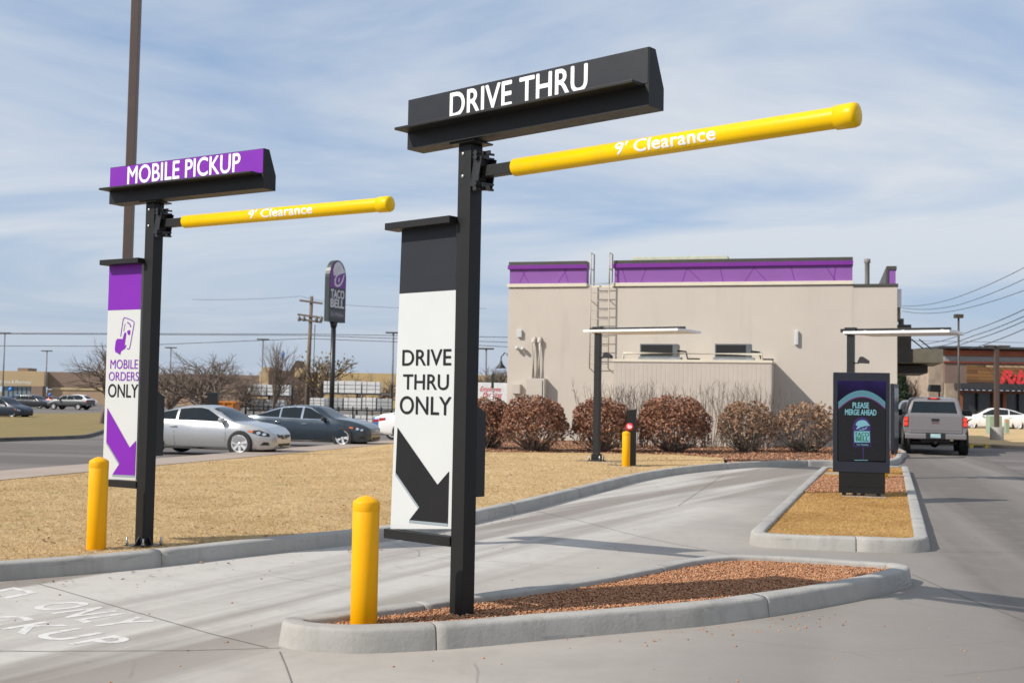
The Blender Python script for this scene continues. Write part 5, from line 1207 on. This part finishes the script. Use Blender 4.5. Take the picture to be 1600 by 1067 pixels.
def bare_tree(label, px, pbase, depth, ptop, spread, seed, leaf=None, trunk=.16, lv=5, group='bare winter trees', name='bare_tree', base_z=None, wide=1.25):
    rs = np.random.default_rng(seed); g = D(px, pbase, depth); z = float(terr(g.x, g.y)) if base_z is None else base_z; top = D(px, ptop, depth).z; H = top - z
    t = thing(name, label, 'tree', (g.x, g.y, z), 0, group); m = MB(); q = MB(); tips = []
    def br(a, d, L, r, k):
        n = 3; pts = [a]; dd = d.copy()
        for i in range(n):
            dd = (dd + Vector(rs.normal(0, .10, 3)) + Vector((0, 0, .05))).normalized(); pts.append(pts[-1] + dd * L / n)
        tgt = m if k >= lv - 1 else q
        tgt.tube(pts, [r * (1 - .14 * i) for i in range(len(pts))], 6 if k >= lv - 1 else 3, False)
        if k == 0: tips.append(pts[-1]); return
        nb = 5 if k == lv else (4 if k >= lv - 2 else 3)
        for j in range(nb):
            ax = Vector(rs.normal(0, 1, 3)); ax = (ax - dd * ax.dot(dd)).normalized(); an = (.25 + .55 * rs.random()) * spread
            nd = (dd * math.cos(an) + ax * math.sin(an)).normalized(); f = [1., 1., .75, .5, .6][j % 5] if k < lv else 1.
            s0 = pts[-1] if f == 1. else pts[1 + int(f * 1.9)]
            br(s0, nd, L * (.60 + .25 * rs.random()) * (1.25 if k == lv else 1), max(r * (.60 if k > 2 else .5), .0075), k - 1)
    br(Vector((0, 0, 0)), Vector((0, 0, 1)), H * .24, trunk, lv)
    zmax = max([p_.z for p_ in tips]); sc = H / zmax
    m.v = [(x * sc * wide, y * sc * wide, z_ * sc) for x, y, z_ in m.v]; q.v = [(x * sc * wide, y * sc * wide, z_ * sc) for x, y, z_ in q.v]
    m.build('trunk', BARK, t); cr = q.build('crown', BARK, t)
    if leaf:
        P = np.array([tuple(p_ * sc) for p_ in tips]); n = len(P) * 2; P = np.repeat(P, 2, 0) + rs.normal(0, .22, (n, 3)); u = rs.normal(size=(n, 3)); v = rs.normal(size=(n, 3)); u /= np.linalg.norm(u, axis=1)[:, None] * 8; v /= np.linalg.norm(v, axis=1)[:, None] * 12
        o = raw('foliage', np.stack([P - u, P + v, P + u, P - v], 1).reshape(-1, 3), np.arange(4 * n).reshape(-1, 4), leaf, 4); o.parent = t
    return t
bare_tree('wide bare tree behind the left edge of the purple sign panel', 158, 662, 78, 528, 1.15, 21, trunk=.15)
bare_tree('largest bare spreading tree behind the silver coupe', 322, 650, 70, 540, 1.35, 22, trunk=.18, lv=6, wide=1.5)
bare_tree('low bare tree left of the largest one, right of the purple sign', 268, 648, 74, 566, 1.3, 23, trunk=.13, wide=1.4)
bare_tree('low bare tree right of the largest one, above the silver bonnet', 376, 645, 76, 562, 1.3, 28, trunk=.13, wide=1.5)
bare_tree('slim young bare tree with upright branches and a scrap of blue', 421, 648, 62, 530, .6, 24, trunk=.09, lv=5, wide=.9)
bare_tree('bare bushy tree below the brown shop, left of the utility pole', 452, 650, 90, 580, 1.3, 36, trunk=.12, wide=1.6)
bare_tree('tree with a few yellow olive leaves right of the utility pole', 500, 640, 84, 556, .95, 25, LEAFY, .16, 4)
bare_tree('small bare rounded tree before the yellow store wall', 583, 640, 92, 578, 1.3, 26, trunk=.13)
bare_tree('bare tree seen low between the sign post and the restaurant wall', 782, 640, 90, 566, 1.1, 27)
bare_tree('bare tree between post and wall, left of its twin', 763, 640, 96, 574, 1.1, 33)
bare_tree('leaning bare tree below the tan awning, left', 1426, 640, 95, 572, .7, 29, trunk=.14, lv=4)
bare_tree('leaning bare tree below the tan awning, right', 1450, 640, 98, 566, .8, 30, trunk=.14, lv=4)
g = D(421 + 19, 562, 62)   # scrap of blue plastic caught in the young tree
m = MB(); m.add([(0, 0, 0), (.10, .03, .1), (.16, 0, .35), (.08, .05, .5), (.0, 0, .3)], [(0, 1, 2, 4), (4, 2, 3)]); o = m.build('plastic_scrap', pm('blue_plastic', (.06, .22, .62), .5)); o.location = g; tag(o, 'scrap of blue plastic caught in the young bare tree', 'litter')
def conifer(label, px, pb, depth, pt, seed):
    rs = np.random.default_rng(seed); g = D(px, pb, depth); z = 0.0; H = D(px, pt, depth).z - z; t = thing('evergreen_tree', label, 'tree', (g.x, g.y, z)); m = MB(); m.tube([(0, 0, 0), (0, 0, H)], [.16, .02], 7); m.build('trunk', BARK, t)
    n = 5200; f = rs.random(n) ** .75; a = rs.random(n) * 2 * PI; r = (1 - f) * H * .22 * (.55 + .45 * rs.random(n)) * (1 + .3 * np.sin(f * 42)); P = np.stack([np.cos(a) * r, np.sin(a) * r, .12 * H + f * H * .88 - r * .3], 1); u = rs.normal(size=(n, 3)); v = rs.normal(size=(n, 3)); u /= np.linalg.norm(u, axis=1)[:, None] * 5; v /= np.linalg.norm(v, axis=1)[:, None] * 14
    o = raw('crown', np.stack([P - u, P + v, P + u, P - v], 1).reshape(-1, 3), np.arange(4 * n).reshape(-1, 4), NEEDLE, 4); o.parent = t
conifer('dark evergreen tree showing under the awnings beside the beige wall', 1409, 640, 88, 570, 5)
# ================================================================== STREET FURNITURE AND BACKGROUND
def pole(label, px, pbase, depth, ptop, r, mat, name='street_lamp', cat='street lamp', arms=(), group=None, base=None, square=False, zb=None):
    g = D(px, pbase, depth); z = (float(terr(g.x, g.y)) if zb is None else zb); zt = D(px, ptop, depth).z; t = thing(name, label, cat, (g.x, g.y, z), 0, group)
    m = MB()
    if square: m.box(-r, r, -r, r, 0, zt - z, .01)
    else: m.tube([(0, 0, 0), (0, 0, zt - z)], [r, r * .8], 12)
    m.build('post', mat, t)
    if base: m = MB(); m.lathe([(base[0], -.1), (base[0], base[1] - .03), (base[0] - .03, base[1]), (0, base[1])], 20); m.build('concrete_base', KERB, t)
    for x0, x1, hh, dz in arms:
        m = MB(); m.box(x0, x1, -.16, .16, zt - z + dz, zt - z + dz + hh, .03); m.build('lamp_head', BRZ, t)
    return t
pole('tall brown lighting mast rising out of the picture behind the purple sign', 189, 714, 29, -120, .105, BROWNP, square=True, arms=[(-.7, .7, .15, .0)], base=(.3, .5))
pole('lamp post standing in a round concrete base on the right verge', 1557.5, 691, 49.5, 541, .085, BROWNP, square=True, arms=[(-.50, -.05, .06, -.02), (.05, .55, .06, -.02)], base=(.28, .55), zb=.1)
pole('slim dark lamp post beyond the pickup truck, before the rib restaurant', 1498, 665, 66, 497, .07, BRZ, arms=[(-.24, .24, .22, .0)], zb=0)
for px, pt, lab, dep in ((3, 521, 'farthest left thin lamp post before the superstore', 150), (70, 549, 'thin lamp post above the superstore entrance wall', 160), (264, 544, 'thin lamp post right of the purple sign', 150), (408, 531, 'thin lamp post beside the young bare tree', 140), (612, 521, 'thin lamp post cut by the drive thru sign panel', 110), (758, 546, 'thin lamp post between the sign post and the restaurant', 110)):
    pole(lab, px, 640, dep, pt, .10, pm('grey_lamp_post', (.16, .16, .18), .5), arms=[(-.75, .75, .14, 0.)], group='thin lamp posts in the distance')
# utility pole
g = D(478, 655, 84); z = float(terr(g.x, g.y)); zt = D(487, 463, 84).z; dx = D(487, 463, 84).x - g.x
t = thing('utility_pole', 'leaning wooden utility pole with crossarms and equipment left of the pylon sign', 'utility pole', (g.x, g.y, z))
m = MB(); m.tube([(0, 0, 0), (dx, 0, zt - z)], [.18, .12], 10); m.build('post', WOODP, t)
at = lambda f: (dx * f, 0, (zt - z) * f)
for f, w, nm in ((.955, .85, 'crossarm'), (.81, .85, 'crossarm'), (.845, .95, 'crossarm')):
    a = at(f); m = MB(); m.box(a[0] - w, a[0] + w, -.20, -.10, a[2] - .07, a[2] + .07, .01, Matrix.Translation(a) @ Matrix.Rotation(math.radians(7), 4, 'Y') @ Matrix.Translation(-Vector(a))); m.build(nm, WOODP, t)
for sx in (-.8, -.45, .45, .8):
    a = at(.80); m = MB(); m.lathe([(.1, 0), (.12, .03), (.12, .28), (.04, .34), (0, .5)], 10, 'z', (a[0] + sx, -.15, a[2] + .05)); m.build('insulator', pm('grey_insulator', (.13, .12, .12), .5), t)
m = MB(); m.tube([(dx * .8 + .35, -.1, (zt - z) * .78), (.45, -.1, 1)], .03, 6); m.build('down_cable', WIRE, t)
def wires(label, pts, depth0, depth1, sag=0, r=.022):
    P = [D(x, y, depth0 + (depth1 - depth0) * i / (len(pts) - 1)) for i, (x, y) in enumerate(pts)]
    q = []
    n = 10
    for i in range(len(P) - 1):
        for k in range(n):
            f = k / n; p = P[i].lerp(P[i + 1], f); p.z -= sag * 4 * f * (1 - f); q.append(p)
    q.append(P[-1]); m = MB(); m.tube(q, r, 5, False); o = m.build('power_line', WIRE); tag(o, label, 'power line', 'overhead power lines'); return o
wires('upper overhead power line crossing left behind both signs', [(-150, 520), (478, 522), (800, 527), (1000, 530)], 84, 84)
wires('middle overhead power line crossing left behind both signs', [(-150, 521), (478, 524), (800, 535)], 86, 86)
wires('lower overhead power line dipping towards the leaning utility pole', [(-150, 540), (180, 541), (478, 529), (700, 537), (830, 544)], 85, 85)
wires('faint overhead line at the top of the leaning utility pole', [(300, 468), (470, 463), (560, 478), (760, 482)], 85, 86, .1, .012)
for y0, y1, y2, k in ((478, 463, 408, 1), (481, 476, 430, 2), (486, 484, 455, 3)): wires(['', 'topmost power line sweeping up at the right edge', 'second power line from the top at the right edge', 'third power line from the top at the right edge'][k], [(1410, y0), (1500, y1), (1680, y2 - 35)], 110, 70, .25, .024)
for y0, y1, y2, k in ((538, 516, 482, 0), (545, 525, 494, 1), (550, 532, 502, 2), (556, 544, 515, 3)): wires(['upper heavy power line above the rib restaurant roof', 'second heavy power line above the rib restaurant roof', 'third heavy power line above the rib restaurant roof', 'lowest heavy power line above the rib restaurant roof'][k], [(1440, y0), (1520, y1), (1680, y2 - 40)], 120, 60, .2, .03)
wires('nearly level thin line over the rib restaurant', [(1405, 532), (1520, 534), (1700, 537)], 110, 110, 0, .02)

# pylon sign
g = D(515, 690, 60); z = float(terr(g.x, g.y)); PA = math.radians(64)
t = thing('pylon_sign', 'tall arched pylon sign on a black post, purple bell field over dark panel', 'sign', (g.x, g.y, z), PA)
hz = lambda px, py, off=0.: (lambda q: (q[0], q[1] - z))(hit(px, py, (g.x, g.y, 0), PA, off))
x1 = 0.56; x0 = -.62; zb = hz(520, 503)[1]; zt = hz(520, 406)[1]
PY_W = 1.52; x0, x1 = -PY_W / 2 + .18, PY_W / 2 + .18; cxp = (x0 + x1) / 2
m = MB(); zr = zt - PY_W * .62; dp = .14
arch = [(x0, zb), (x1, zb), (x1, zr)] + [(cxp + PY_W / 2 * math.cos(a), zr + PY_W * .62 * math.sin(a)) for a in np.linspace(0, PI, 18)[1:-1]] + [(x0, zr)]
PYD = pm('dark_green_grey_sign', (.032, .040, .042), .4)
m.prism(arch, lambda a, v: (a, -dp, v), lambda a, v: (a, dp, v)); cabp = m.build('cabinet', PYD, t)
m = MB(); m.tube([(0.1, 0, 0), (0.1, 0, zb - .2)], .13, 14); m.build('post', BLACK2, t)
m = MB(); m.tube([(0.1, 0, zb - .3), (0.1, 0, zb)], [.14, .22], 14); m.build('collar', BLACK2, t)
pf = lambda a, v, d: (a, -dp - d, v)
PMAT = pm('purple_sign_face', (.17, .035, .27), .4); PWHT = pm('pale_sign_face', (.55, .55, .60), .4)
HT = zt - zb; zf = zb + HT * .55
ins = .07
archf = [(x0 + ins, zf), (x1 - ins, zf), (x1 - ins, zr)] + [(cxp + (PY_W / 2 - ins) * math.cos(a), zr + (PY_W * .62 - ins) * math.sin(a)) for a in np.linspace(0, PI, 18)[1:-1]] + [(x0 + ins, zr)]
flat(archf, lambda a, v: pf(a, v, .004), PMAT, 'bell_field', cabp)
S_ = PY_W; hh = (zt - zf)
bl = [(-.26, .42), (-.30, .62), (-.22, .82), (-.10, .92), (.06, .95), (.20, .88), (.32, .74), (.42, .62), (.40, .58), (.28, .56), (.10, .50), (-.02, .44), (-.10, .36), (-.14, .44)]
flat([(cxp + a * S_, zf + v * hh) for a, v in bl], lambda a, v: pf(a, v, .008), PWHT, 'bell_mark', cabp)
ring = [(-.20, .10), (-.06, .03), (.14, .08), (.30, .26), (.38, .50), (.34, .52), (.24, .30), (.12, .16), (-.04, .10), (-.14, .18), (-.10, .36), (-.14, .42), (-.22, .28)]
flat([(cxp + a * S_, zf + v * hh) for a, v in ring], lambda a, v: pf(a, v, .009), PWHT, 'bell_mark', cabp)
flat([(cxp + a * S_, zf + v * hh) for a, v in [(.0, .2), (.08, .24), (.10, .38), (.04, .36)]], lambda a, v: pf(a, v, .009), PWHT, 'bell_mark', cabp)
for w, va, vb in (('TACO', .385, .515), ('BELL', .235, .365)):
    lettering(w, lambda u, v, va=va, vb=vb: pf(x0 + .16 + (PY_W - .32) * u, zb + HT * (va + (vb - va) * v), .006), PWHT, cabp, .045)
flat([(x0 + .08, zb + HT * .06), (x1 - .08, zb + HT * .06), (x1 - .08, zb + HT * .19), (x0 + .08, zb + HT * .19)], lambda a, v: pf(a, v, .003), pm('dim_strip', (.075, .075, .085), .4), 'lower_strip', cabp)
lettering('Go Mobile', lambda u, v: pf(x0 + .20 + (PY_W - .40) * u, zb + HT * (.095 + .06 * v), .007), pm('dim_white_lettering', (.28, .28, .31), .5), cabp, .02)

# superstore
SD = 205; SZ = -.75
t = thing('superstore_building', 'long low tan and brown superstore with a pharmacy sign across the distance', 'building', (D(0, 620, SD).x, SD, SZ))
ox = D(0, 620, SD).x
sxx = lambda px: D(px, 610, SD).x - ox
szz = lambda py, px=40: D(px, py, SD).z - SZ
TANW = pm('tan_store_wall', (.46, .34, .19), .85, 0, .06, .3); BRW = pm('brown_store_wall', (.235, .165, .125), .9, 0, .06, .3); YW = pm('yellow_tan_store_wall', (.50, .36, .17), .85, 0, .06, .2)
def sb(name, xa, xb, y0, y1, za, zb_, mat, par=None): m = MB(); m.box(xa, xb, y0, y1, za, zb_, .02); return m.build(name, mat, par or t)
ent = sb('entrance_wall', sxx(-40), sxx(74), -1.5, 40, 3.0, szz(580), TANW); sb('entrance_pier', sxx(54), sxx(72), -1.5, 0, -.2, 3.0, BRW)
sb('brown_wall', sxx(74), sxx(420), 0, 60, 2.6, szz(581.5, 120), BRW); sb('tan_base_wall', sxx(74), sxx(420), -.15, 60, -.3, 2.45, pm('pinkish_tan_wall', (.38, .26, .17), .9, 0, .06, .3)); sb('cream_band', sxx(82), sxx(420), -.3, .2, 2.45, 2.85, pm('cream_band', (.50, .39, .22), .8))
sb('yellow_wall', sxx(420), sxx(800), -8, 60, -.3, szz(584, 560), YW)
gl_ = sb('entrance_doors', sxx(10), sxx(52), -1.0, -.8, -.2, 2.9, pm('pale_glass_front', (.20, .25, .27), .25))
for k in range(7): sb('mullion', sxx(10 + 7 * k) - .06, sxx(10 + 7 * k) + .06, -1.06, -1.0, -.2, 2.9, pm('door_mullion', (.03, .035, .04), .5), gl_)
sb('rooftop_unit', sxx(-4), sxx(13), 8, 12, szz(580), szz(573.5), BRW); sb('rooftop_unit', sxx(103), sxx(114), 12, 16, szz(582), szz(575.5), pm('dark_roof_unit', (.10, .08, .07), .7)); sb('rooftop_unit', sxx(114), sxx(121), 12, 16, szz(582), szz(575), pm('grey_roof_unit', (.35, .35, .35), .6))
lettering('Home & Pharmacy', lambda u, v: (sxx(6) + (sxx(54) - sxx(6)) * u, -1.53, szz(599.5) + (szz(594.5) - szz(599.5)) * v), pm('white_store_lettering', (.75, .73, .68), .6), ent, .02)
for px in (0, 12, 63):
    g = D(px, 612, SD - 6); m = MB(); m.lathe([(0, -.05), (.36, -.05), (.36, .05), (0, .05)], 20, 'y'); o = m.build('store_sign_disc', pm('bright_blue_sign', (.03, .20, .65), .4)); o.location = (g.x, SD - 1.9, D(px, {0: 608, 12: 618, 63: 616}[px], SD).z); o.scale = (1, 1, 1) if px == 0 else (.75, 1, .75); o.parent = t; o.matrix_parent_inverse = Matrix.Translation(-Vector((ox, SD, SZ)))

# brown house-like shop with a pitched roof
SHD = 110; g = D(445, 640, SHD); t = thing('brown_shop_building', 'dark brown low building with small tan roof vents behind the utility pole', 'building', (g.x, SHD, -.75))
hx = lambda px: D(px, 610, SHD).x - g.x; hz_ = lambda py: D(445, py, SHD).z + .75
m = MB(); m.box(hx(419), hx(474), 0, 8, -.2, hz_(579), .02); m.build('wall', pm('dark_brown_brick', (.105, .07, .055), .9, 0, .15, 1), t)
m = MB(); m.prism([(hx(445), hz_(579)), (hx(455), hz_(562)), (hx(459), hz_(562)), (hx(466), hz_(579))], lambda x, z: (x, 2, z), lambda x, z: (x, 5, z)); m.build('roof', pm('dark_roof', (.08, .05, .045), .9), t)
m = MB(); m.box(hx(408), hx(419), .2, 3, -.2, hz_(574), .02); m.build('side_wall', TANW, t)
m = MB(); m.box(hx(463), hx(474), -1, 2, hz_(589), hz_(575), .02); m.build('roof_vent', TANW, t)

# lumber yard behind a black fence
LD = 78; LZ = -.75
WRAP = pm('white_wrapped_lumber', (.70, .70, .69), .55, 0, .08, 3)
def rack(label, pxa, pxb, tops, dep, seed):
    rs = np.random.default_rng(seed); xa, xb = D(pxa, 640, dep).x, D(pxb, 640, dep).x
    t = thing('storage_rack', label, 'rack', (xa, dep, LZ), 0, 'racks in the lumber yard'); n = max(2, int((xb - xa) / 1.8))
    for k in range(n + 1):
        m = MB(); x = (xb - xa) * k / n; m.box(x - .06, x + .06, -.05, .05, -.2, tops + .05); m.build('upright', BLACK2, t)
    zs_ = np.linspace(.25, tops - .55, 3)
    for z_ in zs_: m = MB(); m.box(0, xb - xa, -.04, 1.0, z_ - .1, z_); m.build('shelf', pm('grey_shelf', (.13, .13, .14), .6), t)
    for z_ in zs_:
        x = .1
        while x < xb - xa - .8:
            w = min(.9 + .9 * rs.random(), xb - xa - x); hgt = (tops - .8) / 3 * (.78 + .16 * rs.random()) + .12
            if rs.random() < .88 or z_ == zs_[-1]:
                m = MB(); m.box(0, w, 0, .9, 0, hgt, .02); m.cm = 1
                for q in (.25, .75): m.box(w * q - .02, w * q + .02, -.006, .906, -.002, hgt + .006)
                for q in (.34, .68): m.box(.004, w - .004, -.004, .904, hgt * q - .018, hgt * q + .018)
                o = m.build('lumber_bundle', [WRAP if rs.random() < .75 else pm('grey_wrapped_lumber', (.42, .43, .44), .6, 0, .1, 3), pm('dark_strap', (.12, .12, .125), .6)]); o.location = (xa + x, dep - .12, LZ + z_ + .001); tag(o, 'white wrapped bundle of lumber on a rack beyond the black fence', 'lumber', 'white lumber bundles on the racks')
            x += w + .10
rack('storage rack of white lumber bundles above the dark sedan, right of the pylon post', 503, 612, 3.0, LD, 3)
rack('storage rack of white lumber bundles above the silver coupe windscreen', 384, 456, 2.75, LD - 1, 4)
rack('low storage rack between the silver coupe and the pylon post', 482, 516, 2.1, LD - 2, 5)
xa, xb = D(330, 640, LD - 7).x, D(640, 640, LD - 7).x
t = thing('metal_fence', 'black metal post fence in front of the white lumber racks', 'fence', (xa, LD - 7, LZ)); n = 14
for k in range(n + 1): m = MB(); x = (xb - xa) * k / n; m.box(x - .04, x + .04, -.04, .04, -.1, 1.6); m.build('post', BLACK2, t)
for z_ in (.25, 1.5): m = MB(); m.box(0, xb - xa, -.02, .02, z_ - .025, z_ + .025); m.build('rail', BLACK2, t)
g = D(354, 655, 62); t = thing('skip_container', 'orange metal skip container behind the silver coupe roof', 'container', (g.x, g.y, float(terr(g.x, g.y))))
ORG = pm('orange_paint', (.52, .17, .02), .5, 0, .15, 2); hO = D(354, 628, 62).z + .7
m = MB(); m.prism([(-.5, .1), (.5, .1), (.56, hO - .1), (-.56, hO - .1)], lambda x, z: (x, -.6, z), lambda x, z: (x, .6, z)); m.build('bin', ORG, t)
m = MB(); m.box(-.62, .62, -.66, .66, hO - .1, hO, .02); m.build('rim', ORG, t)
for sx in (-.45, 0, .45): m = MB(); m.box(sx - .04, sx + .04, -.66, -.59, .15, hO - .1, .005); m.build('rib', ORG, t)
g = D(332, 650, 60); t = thing('utility_cabinet', 'black cabinet standing left of the orange skip container', 'cabinet', (g.x, g.y, float(terr(g.x, g.y)))); m = MB(); hC = D(332, 613, 60).z + .63
m.box(-.27, .27, -.2, .2, 0, hC, .03); m.build('casing', BLACK2, t); m = MB(); m.box(-.005, .005, -.206, -.199, .1, hC - .1); m.build('door_gap', PLAST, t)
g = D(568, 650, 73); g2_ = D(587, 612, LD)
sedan_p = None
# white trailer with red script behind the shrubs
TD = 58; xa, xb = D(735, 640, TD).x, D(800, 640, TD).x
t = thing('box_trailer', 'white box trailer with red script lettering left of the restaurant', 'trailer', ((xa + xb) / 2, TD, 0)); w = (xb - xa) / 2; z1 = D(770, 598, TD).z
m = MB(); m.box(-w, w, 0, 2.3, .55, z1, .03); bx = m.build('box', pm('white_trailer_panel', (.74, .75, .76), .4), t)
for sx in (-.5, .5): m = MB(); m.lathe([(0, -.12), (.34, -.12), (.36, -.08), (.36, .08), (.34, .12), (0, .12)], 20, 'y', (sx, .2, .36)); m.build('wheel', RUBBER, t)
m = MB(); m.box(-w, w, -.02, .0, .55, .75); m.build('pale_blue_skirt', pm('pale_blue_strip', (.45, .60, .66), .5), t)
for wd, x_a, x_b, yb, yt in (('Employee', 750, 783, 611, 604), ('Parking', 754, 785, 619.5, 613)):
    a, c = D(x_a, yb, TD), D(x_b, yt, TD); lettering(wd, lambda u, v: (a.x - t.location.x + (c.x - a.x) * u, -.006, a.z + (c.z - a.z) * v), RED, bx, .01, shear=.35)
g = D(769, 640, 50); zt = D(769, 584, 50).z; t = thing('sign_post', 'short post with a dark green upper part before the white trailer', 'post', (g.x, g.y, 0)); m = MB(); m.tube([(0, 0, 0), (0, 0, zt - .6)], .04, 8); m.build('post', STEEL, t); m = MB(); m.box(-.06, .06, -.05, .05, zt - .6, zt, .01); m.build('green_sleeve', pm('dark_green_sleeve', (.02, .04, .025), .5), t)
# a lamp on a stem above the pickup
g = D(1459, 660, 52); zt = D(1459, 601, 52).z; zb_ = D(1459, 612.5, 52).z; t = thing('drive_through_lamp', 'black floodlight head on a stem above the pickup roof', 'floodlight', (g.x, g.y, 0))
m = MB(); m.tube([(.25, 0, 0), (.25, 0, zb_ + .05)], .04, 8); m.build('stem', BLACK2, t); m = MB(); m.prism([(-.24, zb_ + .03), (-.18, zt), (.26, zt - .01), (.28, zb_ + .02), (.1, zb_)], lambda x, z: (x, -.15, z), lambda x, z: (x, .15, z)); m.build('lamp_head', BLACK2, t)

# rib restaurant
RD = 92; g = D(1476, 640, RD); t = thing('rib_restaurant', 'brown rib restaurant with wood slat panel and red script sign', 'building', (g.x, RD, 0))
rx_ = lambda px: D(px, 620, RD).x - g.x; rz_ = lambda py: D(1530, py, RD).z
def rb(name, xa, xb, y0, y1, za, zb_, mat, bev=.02, par=None): m = MB(); m.box(xa, xb, y0, y1, za, zb_, bev); return m.build(name, mat, par or t)
X2 = rx_(1760)
BRK = pm('brown_brick_wall', (.195, .135, .112), .9, 0, .1, 1.2); STN = pm('pale_stone_wall', (.36, .28, .21), .9, 0, .2, 2.2, .4, 20)
rb('wall', 0, X2, 0, 14, rz_(600), rz_(566), BRK); rb('side_wall', rx_(1452), 0, .2, 13, 0, rz_(560), STN); rb('stone_pier', -.05, rx_(1494), -.25, 0, 0, rz_(600), STN)
rb('grey_band', .0, X2, .02, 14, rz_(566), rz_(556), pm('grey_band', (.26, .26, .27), .6)); rb('red_trim', -.1, X2, -.12, .1, rz_(567.5), rz_(565), pm('red_brown_trim', (.25, .05, .025), .6))
rb('wood_fascia', rx_(1477), X2, -.15, .3, rz_(556), rz_(546), pm('red_wood_fascia', (.27, .065, .025), .6, 0, .2, 1)); rb('roof_edge', rx_(1462), X2, -.7, 14, rz_(545.5), rz_(542), pm('dark_blue_grey_roof', (.05, .055, .065), .5)); rb('soffit', rx_(1477), X2, -.16, -.14, rz_(548), rz_(545.5), pm('dark_maroon_soffit', (.06, .015, .015), .7), 0)
s_ = NT('reclaimed_boards'); v_ = s_.mapping((.15, 1, 1)); bk = s_.n('ShaderNodeTexBrick'); mpp = s_.n('ShaderNodeMapping'); s_.l(s_.tc.outputs['Object'], mpp.inputs[0]); mpp.inputs['Rotation'].default_value = (math.radians(90), 0, 0)
s_.l(mpp.outputs[0], bk.inputs['Vector']); bk.inputs['Scale'].default_value = 1.0; bk.inputs['Brick Width'].default_value = 2.6; bk.inputs['Row Height'].default_value = .26; bk.inputs['Mortar Size'].default_value = .015
bk.inputs['Color1'].default_value = (.10, .045, .02, 1); bk.inputs['Color2'].default_value = (.32, .15, .045, 1); bk.inputs['Mortar'].default_value = (.02, .012, .01, 1)
bn = s_.noise(s_.mapping((.5, 1, 5)), 1.3, 5); SLAT = s_.fin(s_.mix(s_.ramp(bn, [(.35, 0.), (.65, .75)]), bk.outputs[0], (.17, .085, .035)), .7)
rb('board_panel', rx_(1510), X2, -.06, 0, rz_(598), rz_(571), SLAT)
pnl = rb('pale_board', rx_(1540), X2, -.075, -.06, rz_(573.5), rz_(570.5), pm('pale_board', (.42, .29, .17), .7), 0)
for ch, xa, xb, ya, yb in (('R', 1561, 1579, 598, 578.5), ('i', 1578.5, 1586, 598, 584), ('b', 1586.5, 1601, 598, 578)):
    a, c = rx_(xa), rx_(xb); z0_, z1_ = rz_(ya), rz_(yb)
    o = lettering(ch, lambda u, v: (a + (c - a) * u, -.30, z0_ + (z1_ - z0_) * v), pm('red_channel_letter', (.75, .05, .055), .4), t, .05, shear=.25, name='sign_letter')
    md = None
rb('awning', rx_(1489), X2, -1.6, .0, rz_(609), rz_(599.5), pm('black_awning', (.035, .035, .04), .6), .03)
for k in range(14): rb('awning_bracket', rx_(1492 + k * 9), rx_(1495 + k * 9), -1.62, -1.5, rz_(612), rz_(608.5), BLACK2, .005)
GLR = pm('restaurant_glass', (.05, .055, .06), .12, 0, .5, .6)
rb('window', rx_(1500), X2, .1, .2, .5, rz_(611), GLR)
for px in (1498, 1526, 1550, 1566, 1590, 1615): 
    wd = px in (1550, 1566, 1498); rb('post' if wd else 'mullion', rx_(px), rx_(px + (5 if wd else 1.2)), -.2, .1, 0, rz_(610), pm('red_brown_post', (.26, .09, .04), .7, 0, .2, 1) if wd else BLACK2, .01)
rb('lower_wall', rx_(1500), X2, -.02, .1, 0, .55, pm('dark_lower_wall', (.09, .07, .06), .9))
rb('beam', rx_(1496), X2, -.25, -.2, rz_(614), rz_(610), pm('red_brown_post', (.26, .09, .04), .7), 0)
# green cabinets and wheel stop on the right verge
GRN = pm('pale_green_cabinet', (.27, .36, .26), .5, 0, .08, 3)
g = G(1553, 678, .1); t = thing('transformer_cabinet', 'pale green transformer cabinet behind the concrete lamp base', 'cabinet', (g.x, g.y, .1)); m = MB(); m.box(-.33, .33, -.25, .25, 0, .96, .03); m.build('casing', GRN, t); m = MB(); m.box(-.005, .005, -.256, -.249, .06, .9); m.build('door_gap', PLAST, t); m = MB(); m.box(-.4, .4, -.32, .32, -.08, .02); m.build('pad', KERB, t)
g = G(1573, 677, .1); t = thing('cable_pedestal', 'narrow pale green pedestal with an orange label right of the lamp base', 'cabinet', (g.x, g.y, .1)); m = MB(); m.box(-.10, .10, -.10, .10, 0, .78, .02); m.build('casing', GRN, t); m = MB(); m.box(-.1, .06, -.106, -.10, .6, .72); m.build('orange_label', pm('orange_label', (.65, .25, .08), .5), t)
for a, c, lab in ((1515, 1535, 'left yellow and black kerb block on the edge of the right verge'), (1539, 1558, 'right yellow and black kerb block on the edge of the right verge')):
    p0, p1 = G(a, 699.5), G(c, 700); w = (p1 - p0).length; an = math.atan2(p1.y - p0.y, p1.x - p0.x)
    t = thing('wheel_stop', lab, 'wheel stop', tuple(p0), an, 'painted kerb blocks'); m = MB(); m.prism([(-.09, 0), (.09, 0), (.06, .13), (-.06, .13)], lambda y, z: (0, y, z), lambda y, z: (w * .98, y, z)); m.build('block', BLACK2, t)
    m = MB(); m.box(-.004, w * .98 + .004, -.068, .068, .105, .142, .004); m.box(-.01, .12, -.095, .095, .0, .1); m.build('yellow_band', pm('faded_yellow_paint', (.62, .42, .06), .7, 0, .2, 6), t)
